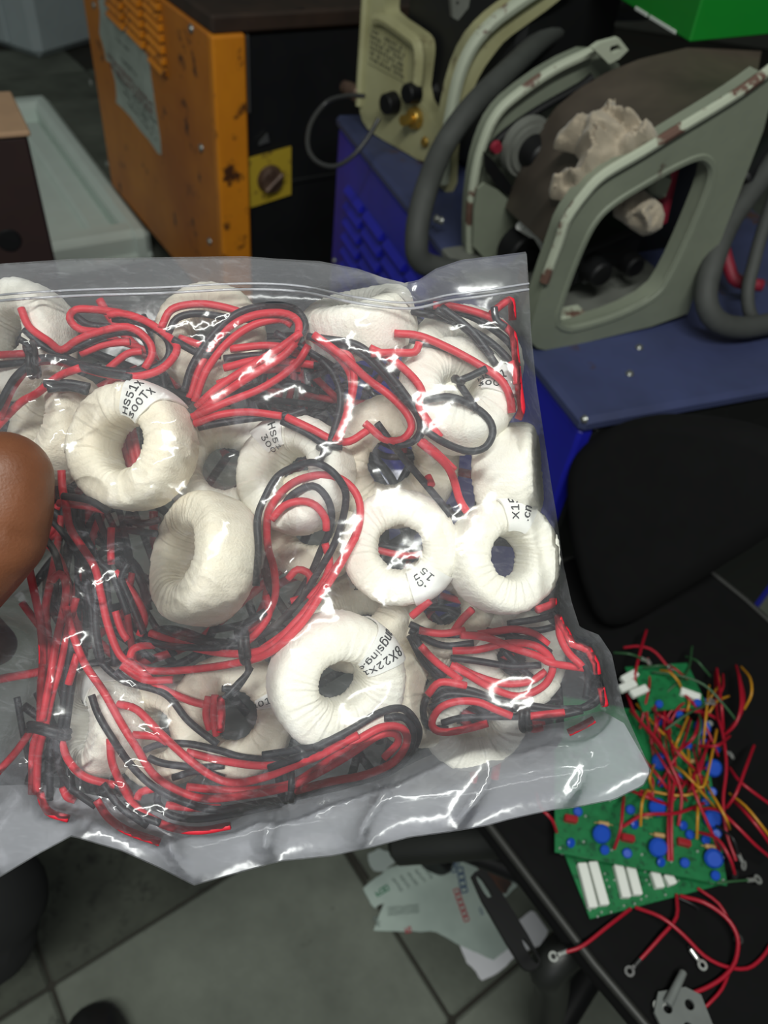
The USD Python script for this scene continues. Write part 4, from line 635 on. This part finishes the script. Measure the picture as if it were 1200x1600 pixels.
for k in range(5):
    a = math.radians(20 + 72 * k); e = ctr + np.array([math.cos(a), math.sin(a), 0]) * .26; part(t, 'base_arm', cyl(ctr + Z * .115, e + Z * .075, .020, 14, .014, .003), L('black_plastic')); part(t, 'caster', cyl(e + Z * .026 - np.array([-math.sin(a), math.cos(a), 0]) * .02, e + Z * .026 + np.array([-math.sin(a), math.cos(a), 0]) * .02, .026, 18, .026, .005), L('black_plastic'))
# ------------------------------------------------------------------ circuit boards with their leads
mat('pcb_green', lin(10, 98, 52), 0.5, col2=lin(22, 118, 66), vscale=90, spots=(lin(12, 78, 44), 160, .55, .60)); mat('cap_blue', lin(24, 72, 176), 0.3); mat('block_white', lin(226, 228, 222), 0.55); mat('box_red', lin(150, 26, 34), 0.4); mat('tan_res', lin(186, 150, 100), 0.5)
mat('lead_red', lin(160, 18, 40), 0.4); mat('lead_yellow', lin(186, 130, 30), 0.4); mat('lead_green', lin(46, 84, 52), 0.45); mat('lead_black', lin(30, 30, 32), .45); mat('lug', lin(206, 208, 204), 0.3, metallic=.7); mat('solder', lin(190, 196, 190), .35, metallic=.5); mat('lug_dark', lin(60, 60, 60), .4, metallic=.5)
def board(name_label, A, B, depth, z, thick=.0018):
    a, b_ = onz(*A, z), onz(*B, z); u = nrm(b_ - a); v = np.array([-u[1], u[0], 0]); w = np.linalg.norm(b_ - a); c = (a + b_) / 2 + v * depth / 2
    tt_ = thing('circuit_board', name_label, 'circuit board', c - Z * thick, 'circuit boards on the chair'); part(tt_, 'board', cbox(c - Z * thick / 2, u, v, Z, w, depth, thick, .0003), L('pcb_green')); return tt_, u, v
def disc_cap(tb, px, py, z, r, u, v, lean):
    c = onz(px, py, z + r * .8); ax = nrm(np.array([lean, -.55, .85])); n = len(used); part(tb, 'capacitor', [cyl(c - ax * r * .42, c + ax * r * .42, r, 22, r, r * .25), cyl(c - Z * r * .8 + u * r * .4, c + u * r * .4, .0005, 6), cyl(c - Z * r * .8 - u * r * .4, c - u * r * .4, .0005, 6)], L('cap_blue'))
def axial(tb, px, py, z, ln, r, m, u, v, ang=0.0):
    d = u * math.cos(ang) + v * math.sin(ang); c = onz(px, py, z + r + .001); part(tb, 'resistor', [cyl(c - d * ln / 2, c + d * ln / 2, r, 14, r, r * .3), cyl(c - d * ln * .85, c - d * ln / 2, .0004, 6), cyl(c + d * ln / 2, c + d * ln * .85, .0004, 6)], L(m))
def lead(tb, m, pts, r=.0013, lug=None, dark=False):
    P = spline([onz(x, y, z) for x, y, z in pts], .006); w = part(tb, {'lead_red': 'red_lead', 'lead_yellow': 'yellow_lead', 'lead_green': 'green_lead', 'lead_black': 'black_lead'}[m], tube(P, r, 7), L(m), smooth=True)
    if lug:
        e = P[-1]; d = nrm(P[-1] - P[-3]) if lug is True else nrm(np.array(lug)); nn = nrm(Z - (Z @ d) * d); s = np.cross(nn, d); c = e + d * .0105; rr = Polygon([(math.cos(a) * .0042, math.sin(a) * .0042) for a in np.linspace(0, 6.28, 22)[:-1]], [[(math.cos(a) * .0021, math.sin(a) * .0021) for a in np.linspace(0, 6.28, 14)[:-1]]])
        part(w, 'ring_lug', [slab(rr, c - nn * .0005, d, s, nn, .0010), cyl(e - d * .003, e + d * .0045, .0019, 12), cbox(e + d * .0058, d, s, nn, .004, .003, .001, .0002)], L('lug_dark' if dark else 'lug'), 'metal ring lug')
zl, zm, zt = ZS + .004, ZS + .020, ZS + .036
tl, ul, vl = board('lower green circuit board carrying pairs of long white resistor blocks', (922, 1436), (1128, 1382), .085, zl)
for A, B in (((910,1347),(928,1417)), ((927,1345),(946,1413)), ((967,1349),(980,1401)), ((986,1352),(998,1397)), ((1024,1360),(1033,1386)), ((1044,1364),(1053,1381)), ):
    a, b_ = onz(*A, zl + .007), onz(*B, zl + .007); d = nrm(b_ - a); ln = np.linalg.norm(b_ - a); part(tl, 'resistor_block', cbox((a + b_) / 2 - Z * .0035, d, np.cross(Z, d), Z, ln, .0085, .007, .0008), L('block_white'), 'white ceramic resistor block')
rg = np.random.default_rng(5)
for px, py in ((922,1422),(934,1432),(955,1425),(948,1398),(952,1385),(945,1365),(948,1375),(960,1375),(1008,1362),(1010,1375),(1002,1405),(1010,1400),(1015,1382),(1060,1376),(1040,1398),(992,1412),(975,1415),(940,1425)): c = onz(px, py, zl + .0006); part(tl, 'solder_pad', cyl(c - Z * .0006, c + Z * .0006, .0011, 8, .0007), L('solder'))
tm_, um, vm = board('upper green circuit board crowded with blue disc capacitors and red leads', (867, 1331), (1137, 1384), .160, zm)
for x, y in ((885, 1322), (1122, 1368), (1110, 1130)): part(tm_, 'spacer', cyl(onz(x, y, zm - .002) - Z * .014, onz(x, y, zm - .002), .003, 10), L('solder'))
for x, y in ((940,1303),(1027,1261),(1028,1324),(1113,1279),(1115,1341),(1032,1190),(1115,1200),(1097,1137)): disc_cap(tm_, x, y, zm, .0082, um, vm, rg.uniform(-.2, .2))
for x, y in ((903,1268),(892,1317),(945,1328),(980,1333),(985,1265),(992,1288),(1033,1347),(1068,1290),(1070,1348),(1078,1304),(1103,1312),(1120,1302),(1118,1368),(1103,1252),(1033,1223),(1060,1117),(1100,1160),(1030,1127),(1100,1097),(1047,1128),(1120,1170),(1113,1237),(1075,1165),(1060,1215)): disc_cap(tm_, x, y, zm, .0042, um, vm, rg.uniform(-.5, .5))
for x, y in ((893,1278),(982,1308),(1070,1315),(1010,1240),(1085,1225)): c = onz(x, y, zm + .005); part(tm_, 'film_capacitor', cbox(c - Z * .0025, um + vm * rg.uniform(-.1, .1), vm, Z, .012, .006, .007, .001), L('box_red'))
for x, y in ((943,1287),(1030,1305),(1110,1323),(1085,1190),(1005,1275)): axial(tm_, x, y, zm, .010, .0022, 'tan_res', um, vm, .05)
for x, y in ((875,1325),(956,1328),(1003,1335),(912,1315),(1049,1346),(1090,1330),(1130,1375),(953,1250),(1130,1340),(915,1275)): c = onz(x, y, zm + .0006); part(tm_, 'solder_pad', cyl(c - Z * .0006, c + Z * .0006, .0012, 8, .0008), L('solder'))
tt2, ut, vt = board('smaller green circuit board at the back of the pile, with white blocks', (1005, 1112), (1106, 1104), .052, zt)
for x, y in ((1014, 1106), (1097, 1099)): part(tt2, 'spacer', cyl(onz(x, y, zt - .002) - Z * .016, onz(x, y, zt - .002), .003, 10), L('solder'))
for x, y, a in ((982,1070,.3), (1000,1078,.3), (1080,1083,-.5), (985,1055,.4)): c = onz(x, y, zt + .006); part(tt2, 'resistor_block', cbox(c - Z * .003, ut * math.cos(a) + vt * math.sin(a), vt * math.cos(a) - ut * math.sin(a), Z, .020, .008, .006, .0008), L('block_white'), 'white ceramic resistor block')
for x, y in ((1062,1117),(1090,1098),(1030,1100)): disc_cap(tt2, x, y, zt, .004, ut, vt, .1)
h = lambda *p: [(x, y, z) for x, y, z in p]
lead(tl, 'lead_red', h((985,1420,.505),(950,1447,.512),(910,1478,.512),(882,1488,.508)), .0016, (-.9, -.42, .0)); lead(tl, 'lead_red', h((993,1418,.505),(1033,1433,.515),(1067,1460,.515),(1100,1493,.51),(1133,1510,.508),(1167,1513,.506),(1190,1497,.506),(1205,1475,.506)), .0016)
lead(tl, 'lead_red', h((1057,1398,.506),(1057,1433,.512),(1033,1463,.512),(997,1503,.506)), .0016, True, True); lead(tl, 'lead_red', h((1063,1400,.506),(1100,1410,.515),(1133,1432,.515),(1150,1457,.514),(1153,1482,.512),(1143,1513,.51),(1110,1540,.508),(1046,1565,.506)), .0018, True)
lead(tl, 'lead_red', h((1090,1388,.506),(1123,1412,.51),(1143,1447,.508)), .0014, True, True); lead(tl, 'lead_red', h((1142,1510,.506),(1128,1545,.508),(1103,1573,.506)), .0014); lead(tl, 'lead_black', h((1058,1402,.506),(1080,1412,.508),(1092,1420,.505)), .001)
lead(tl, 'lead_black', h((1075,1478,.505),(1080,1485,.506),(1083,1489,.506)), .001, True)
for p in ([(1050,1345),(1049,1300),(1050,1250),(1055,1200),(1048,1160),(1040,1130)], [(1045,1345),(1044,1300),(1046,1250),(1045,1200),(1038,1150),(1040,1100),(1052,1090)], [(960,1326),(970,1295),(973,1260),(975,1245)], [(973,1292),(1000,1275),(1020,1272),(1060,1270),(1100,1255)],
          [(1125,1330),(1105,1285),(1090,1250),(1082,1220),(1100,1180),(1110,1150)], [(1150,1345),(1135,1300),(1130,1250),(1135,1200),(1130,1150),(1120,1110),(1118,1050)], [(1050,1260),(1010,1245),(985,1235)], [(980,1085),(995,1120),(1030,1160),(1050,1200),(1065,1240),(1060,1290)], [(985,1110),(1010,1140),(1040,1180),(1060,1215),(1075,1225)],
          [(1000,1085),(992,1060),(1000,1020),(1010,985)], [(975,1012),(1000,1010),(1025,1020),(1055,1060),(1068,1085)], [(1040,1130),(1050,1110),(1075,1110),(1105,1115),(1130,1130)], [(1130,1150),(1150,1130),(1158,1100),(1155,1060),(1150,1040)], [(1132,1148),(1155,1120),(1162,1090),(1155,1055)], [(1130,1140),(1127,1100),(1120,1045)],
          [(1140,1200),(1155,1220),(1180,1240),(1215,1265)], [(1145,1250),(1165,1270),(1190,1300),(1210,1330)], [(1135,1262),(1150,1240),(1165,1200),(1178,1165)], [(1085,1265),(1120,1265),(1150,1290),(1180,1320),(1210,1345)], [(1065,1170),(1085,1150),(1095,1110)], [(1075,1240),(1095,1200),(1105,1160)], [(1020,1160),(1025,1130),(1022,1090)],
          [(870,1300),(862,1280),(845,1262),(838,1240)], [(1085,1165),(1120,1165),(1140,1150)], [(1060,1080),(1075,1090),(1100,1120)], [(1000,1180),(1030,1215),(1052,1245)], [(1090,1300),(1120,1310),(1140,1340),(1148,1365)]):
    n = len(p); hz = rg.uniform(.012, .030); P = [(x, y, zm + .002 + hz * math.sin(math.pi * (i + .15) / (n - .7))) for i, (x, y) in enumerate(p)]; lead(tm_, 'lead_red', P, .0015)
for p in ([(995,1100),(1025,1135),(1060,1170),(1085,1205),(1090,1235),(1060,1243),(1010,1235)], [(1120,1140),(1110,1190),(1098,1230),(1080,1215),(1075,1170)], [(1075,1120),(1060,1155),(1050,1175)], [(1010,1235),(1003,1255),(1001,1290)], [(1098,1215),(1118,1250),(1135,1280),(1140,1295)], [(1140,1240),(1165,1260),(1190,1290),(1212,1320)], [(1158,1042),(1172,1060),(1174,1085),(1163,1108)], [(1022,1195),(1015,1215),(1020,1235)], [(1091,1240),(1090,1275),(1089,1310)], [(1025,1047),(1045,1050),(1060,1065),(1066,1082)]):
    n = len(p); hz = rg.uniform(.018, .032); lead(tm_, 'lead_yellow', [(x, y, zm + .003 + hz * math.sin(math.pi * (i + .2) / (n - .6))) for i, (x, y) in enumerate(p)], .0013)
for p in ([(1005,1043),(1030,1040),(1045,1042)], [(1020,1050),(1060,1055),(1100,1070),(1130,1100),(1150,1125)], [(1040,1140),(1075,1115),(1105,1100)], [(960,1020),(985,1022),(1005,1030)]):
    n = len(p); lead(tt2, 'lead_green', [(x, y, zt + .004 + .015 * math.sin(math.pi * (i + .2) / (n - .6))) for i, (x, y) in enumerate(p)], .0012, True if len(p) == 3 else None)
for k in range(26):
    c = np.array([rg.uniform(1000, 1130), rg.uniform(1040, 1240)]); a = rg.uniform(.6, 2.4); ln = rg.uniform(18, 60); d = np.array([math.cos(a), math.sin(a)]) * ln; q = np.array([-d[1], d[0]]) * rg.uniform(-.4, .4); hz = rg.uniform(.008, .034)
    lead(tm_, 'lead_red' if k % 5 < 3 else ('lead_yellow' if k % 5 == 3 else 'lead_green'), [(*(c - d), zm + .003), (*(c - d * .3 + q), zm + hz), (*(c + d * .4 + q * .5), zm + hz * .8), (*(c + d), zm + .003)], .0012)
lead(tm_, 'lead_black', h((1120,1290,.53),(1145,1310,.54),(1152,1330,.53),(1156,1339,.525)), .0012, True); lead(tm_, 'lead_black', h((1110,1300,.53),(1135,1335,.532),(1143,1352,.525)), .0012, True, True); lead(tm_, 'lead_green', h((1120,1380,.521),(1145,1377,.522),(1172,1375,.515)), .0011, True)
lead(tm_, 'lead_black', h((1120,1160,.54),(1130,1172,.535),(1136,1176,.53)), .0011, True)
# grey clip at the picture's lower right
mat('clip_grey', lin(112, 116, 114), .5, var=.2, vscale=40)
t = thing('metal_clip', 'small grey metal clip with round holes below the chair seat\'s red ring-lugged lead', 'clip', onz(1062, 1582, .501)); c = onz(1062, 1580, .506)
hole = lambda x, y, r: [(x + r * math.cos(a), y + r * math.sin(a)) for a in np.linspace(0, 6.28, 14)[:-1]]
part(t, 'clip_plate', slab(Polygon([(-.02, -.022), (.02, -.022), (.022, .006), (.012, .014), (-.012, .016), (-.022, .004)], [hole(-.010, .004, .004), hole(.009, .002, .004), hole(0, -.012, .004)]), c, ul, vl, Z, .003), L('clip_grey')); part(t, 'clip_arm', cyl(c + Z * .006 - ul * .01 + vl * .006, c + Z * .008 + ul * .014 + vl * .024, .004, 14, .003, .001), L('clip_grey'))
# ------------------------------------------------------------------ paper litter on the floor
mat('newsprint', lin(176, 190, 182), .85, col2=lin(158, 172, 166), vscale=14); mat('white_paper', lin(226, 226, 232), .85, var=.06, vscale=20); mat('news_blue', lin(60, 84, 120), .8); mat('news_red', lin(176, 60, 74), .8); mat('news_green', lin(44, 120, 88), .8); mat('news_grey', lin(120, 132, 128), .85); mat('photo_brown', lin(110, 70, 52), .7, col2=lin(60, 50, 46), vscale=30); mat('plastic_clear', lin(170, 180, 176), .3)
def litter(px, z, seed, amp=.006, step=9.0):
    pg = Polygon(px); ln = LineString(list(pg.exterior.coords)); B = np.array([ln.interpolate(q_, normalized=True).coords[0] for q_ in np.linspace(0, 1, int(ln.length / step), endpoint=False)]); B = B + (meshkit.noise(np.stack([B[:, 0] / 9, B[:, 1] / 9, B[:, 0] * 0 + seed], -1)) - .5)[:, None] * 3
    x0, y0, x1, y1 = pg.bounds; g = np.stack(np.meshgrid(np.arange(x0, x1, step), np.arange(y0, y1, step)), -1).reshape(-1, 2); Q = np.vstack([B, g[shapely.contains_xy(pg.buffer(-step * .6), g[:, 0], g[:, 1])]]); tri = Delaunay(Q).simplices; c = Q[tri].mean(1); tri = tri[shapely.contains_xy(pg, c[:, 0], c[:, 1])]
    zz = z + amp * meshkit.fbm(np.stack([Q[:, 0] / 60, Q[:, 1] / 60, Q[:, 0] * 0 + seed], -1), 3); T_ = np.array([onz(a, b_, q_) for (a, b_), q_ in zip(Q, zz)]); N = len(Q); k = np.arange(len(B)); k2 = (k + 1) % len(B)
    m = trimesh.Trimesh(np.vstack([T_, T_ - Z * .0006]), np.vstack([tri[:, ::-1], tri + N, np.stack([k2, k, k + N], -1), np.stack([k2, k + N, k2 + N], -1)]), process=False); m.fix_normals(); return m, lambda a, b_: onz(a, b_, z + amp * float(meshkit.fbm(np.array([[a / 60, b_ / 60, seed]]), 3)[0]) + .0008)
t = thing('newspaper_scrap', 'torn newspaper scrap with blue, red and green print on the floor by the chair', 'newspaper', onz(680, 1420, 0))
nm, nz = litter([(567,1388),(600,1362),(650,1338),(672,1330),(720,1326),(765,1325),(790,1345),(808,1384),(790,1402),(775,1415),(800,1440),(812,1470),(770,1500),(715,1475),(680,1455),(665,1455),(610,1455),(583,1454),(590,1432),(604,1408),(588,1418),(582,1418)], .002, 2, .008)
part(t, 'sheet', nm, L('newsprint'))
def glyphs(p0, p1, hpx, m, seed, n_):
    rg_ = np.random.default_rng(seed); ms = []; d2 = np.array(p1) - np.array(p0); L2 = np.linalg.norm(d2); d2 = d2 / L2; e2_ = np.array([-d2[1], d2[0]])
    def stroke(a, b_, r): P = np.array([nz(*(np.array(p0) + d2 * x + e2_ * y)) for x, y in (a, b_)]); return tube(np.array([P[0], P.mean(0), P[1]]), r, 5)
    for k in range(n_):
        x = L2 * k / n_; w = L2 / n_ * .75; r = .0012 * hpx / 12; c = rg_.integers(0, 4)
        ms.append(stroke((x, 0), (x, hpx), r))
        if c != 1: ms.append(stroke((x, hpx), (x + w, hpx * .95), r))
        if c != 2: ms.append(stroke((x, 0), (x + w, 0), r))
        if c in (0, 3): ms.append(stroke((x + w, 0), (x + w, hpx * .9), r))
        if c in (1, 2): ms.append(stroke((x, hpx * .5), (x + w, hpx * (.2 if c == 1 else .55)), r))
    part(t, 'print_row', ms, L(m), smooth=False)
glyphs((719,1335), (731,1396), 10, 'news_blue', 1, 6); glyphs((706,1340), (716,1362), 9, 'news_blue', 2, 3); glyphs((716,1388), (734,1440), 8, 'news_red', 3, 6); glyphs((586,1394), (606,1382), 8, 'news_green', 4, 3)
for k in range(6): glyphs((615 + 12 * k, 1372 - 4.5 * k), (630 + 12 * k, 1392 - 5 * k), 4, 'news_grey', 20 + k, 6)
for k in range(3): glyphs((606, 1418 + 5 * k), (655, 1413 + 5 * k), 3, 'news_grey', 30 + k, 14)
glyphs((590,1432), (598,1448), 7, 'news_grey', 40, 2); glyphs((633,1450), (642,1448), 8, 'news_red', 41, 2); glyphs((752,1418), (756,1430), 4, 'news_blue', 42, 2)
pm, _ = litter([(730,1335),(760,1334),(780,1352),(800,1380),(790,1398),(770,1390),(745,1355)], .0035, 2, .008); part(t, 'printed_picture', pm, L('photo_brown'), 'brown printed picture')
wm, _ = litter([(716,1472),(772,1450),(800,1448),(832,1420),(857,1455),(842,1478),(808,1490),(780,1520),(750,1532),(742,1515),(730,1505)], .001, 5, .006); single('paper_sheet', wm, L('white_paper'), 'torn white paper sheet on the floor beneath the black slotted bracket', 'paper')
cp_, _ = litter([(576,1335),(592,1326),(612,1332),(622,1345),(600,1360),(585,1362),(576,1350)], .004, 6, .01); single('plastic_scrap', cp_, L('plastic_clear'), 'small pale plastic scrap on the floor above the newspaper scrap', 'scrap')
tw, _ = litter([(536,1322),(545,1322),(578,1372),(574,1378)], .002, 7, .003, 5.0); single('wood_sliver', tw, L('joint'), 'thin brown sliver lying along the floor joint beside the newspaper scrap', 'sliver')
# ------------------------------------------------------------------ the person: left hand holding the bag, a shoe and a trouser leg
mat('skin', lin(128, 80, 54), .5, col2=lin(110, 66, 42), vscale=45, bump=.12, bscale=900, sss=.1); mat('trousers', lin(20, 21, 22), .9, bump=.3, bscale=600); mat('shoe_black', lin(30, 30, 31), .45, var=.2, vscale=60); mat('sole', lin(46, 46, 44), .7)
def limb(chains, refine, it):
    ms = [];
    for ch in chains:
        for (x0, y0, d0, r0), (x1, y1, d1, r1) in zip(ch, ch[1:]): ms.append(hullsph(cm(x0, y0, d0), r0, cm(x1, y1, d1), r1))
    m = manifold3d.Manifold.batch_boolean(ms, manifold3d.OpType.Add).refine_to_length(refine); v, f, _ = meshkit.arrays(m); q = trimesh.Trimesh(v, f); trimesh.smoothing.filter_taubin(q, iterations=it); return q
WR = (-480, 1120, .36, .029); 
hand = limb([[(-930,1480,.45,.040), WR], [WR, (-300,930,.350,.020), (-300,850,.345,.016)], [WR, (-330,1020,.352,.020)], [WR, (-300,1120,.360,.018)], [(-300,850,.350,.018), (-320,1020,.352,.020)], [(-320,1020,.352,.020), (-300,1120,.360,.017)], [WR, (-400,1090,.342,.026), (-310,1000,.348,.022)], [(-400,1090,.340,.025), (-300,920,.350,.019)], [(-215,1025,.318,.019), (-310,960,.350,.020)], [(-215,1025,.318,.019), (-320,1090,.352,.021)],
             [(-400,1090,.335,.024), (-200,1020,.312,.0195), (-80,925,.290,.0180), (-8,838,.284,.0182), (-2,795,.284,.0190), (6,748,.2845,.0176)],
             [(-300,850,.350,.016), (-150,795,.398,.0112), (-80,850,.403,.0105), (-50,900,.401,.0095)], [(-310,930,.352,.016), (-150,915,.404,.0115), (-60,950,.406,.0108), (-9,1008,.404,.0112)], [(-315,1020,.355,.015), (-160,1040,.402,.0108), (-90,1080,.402,.0100), (-50,1122,.400,.0092)], [(-300,1120,.362,.013), (-180,1145,.398,.0092), (-125,1180,.397,.0086), (-100,1212,.395,.0080)]], .003, 14)
# crease at the thumb's joint
x_, y_, w_ = pixw(hand.vertices); cr = np.exp(-((y_ - (832 + .25 * x_)) / 4.5) ** 2) * (x_ > -60) * (x_ < 70) * (w_ > .0) * np.clip((70 - x_) / 40, 0, 1); hand.vertices -= hand.vertex_normals * (cr * .0011)[:, None]
t = thing('person', 'person holding up the bag: brown thumb and fingertip, dark trouser leg, black shoe', 'person', onz(110, 1600, 0))
part(t, 'hand', hand, L('skin'), 'brown left hand gripping the bag', smooth=True)
sx, sy = nrm(onz(142, 1560, 0) - onz(150, 1720, 0)), None; sx[2] = 0; sx = nrm(sx); sy = np.array([-sx[1], sx[0], 0]); toe = onz(142, 1562, .04); toe[2] = 0
def shoe_hull(z0, z1, k, ln=.28): return trimesh.convex.convex_hull(np.array([toe - sx * ln / 2 + sx * ln / 2 * (math.copysign(abs(math.cos(a)) ** .8, math.cos(a))) * k + sy * .046 * k * (1 + .12 * math.cos(a)) * math.copysign(abs(math.sin(a)) ** .75, math.sin(a)) + Z * z for a in np.linspace(0, 6.28, 36) for z in (z0, z1)]))
sh = trimesh.convex.convex_hull(np.vstack([shoe_hull(.02, .035, .97).vertices, (shoe_hull(.05, .06, .80).vertices - sx * .012), cyl(toe - sx * .20 + Z * .06, toe - sx * .21 + Z * .10, .038, 20).vertices]))
part(t, 'shoe', sh, L('shoe_black'), 'black shoe'); part(t, 'shoe_sole', shoe_hull(.0, .022, 1.0), L('sole'))
leg = limb([[(-330,1560,1.05,.075), (-150,1430,.84,.07), (-10,1405,.82,.055)], [(-150,1430,.84,.07), (-25,1460,.83,.055)]], .02, 6); part(t, 'trouser_leg', leg, L('trousers'), 'dark trouser leg at the left edge', smooth=True)
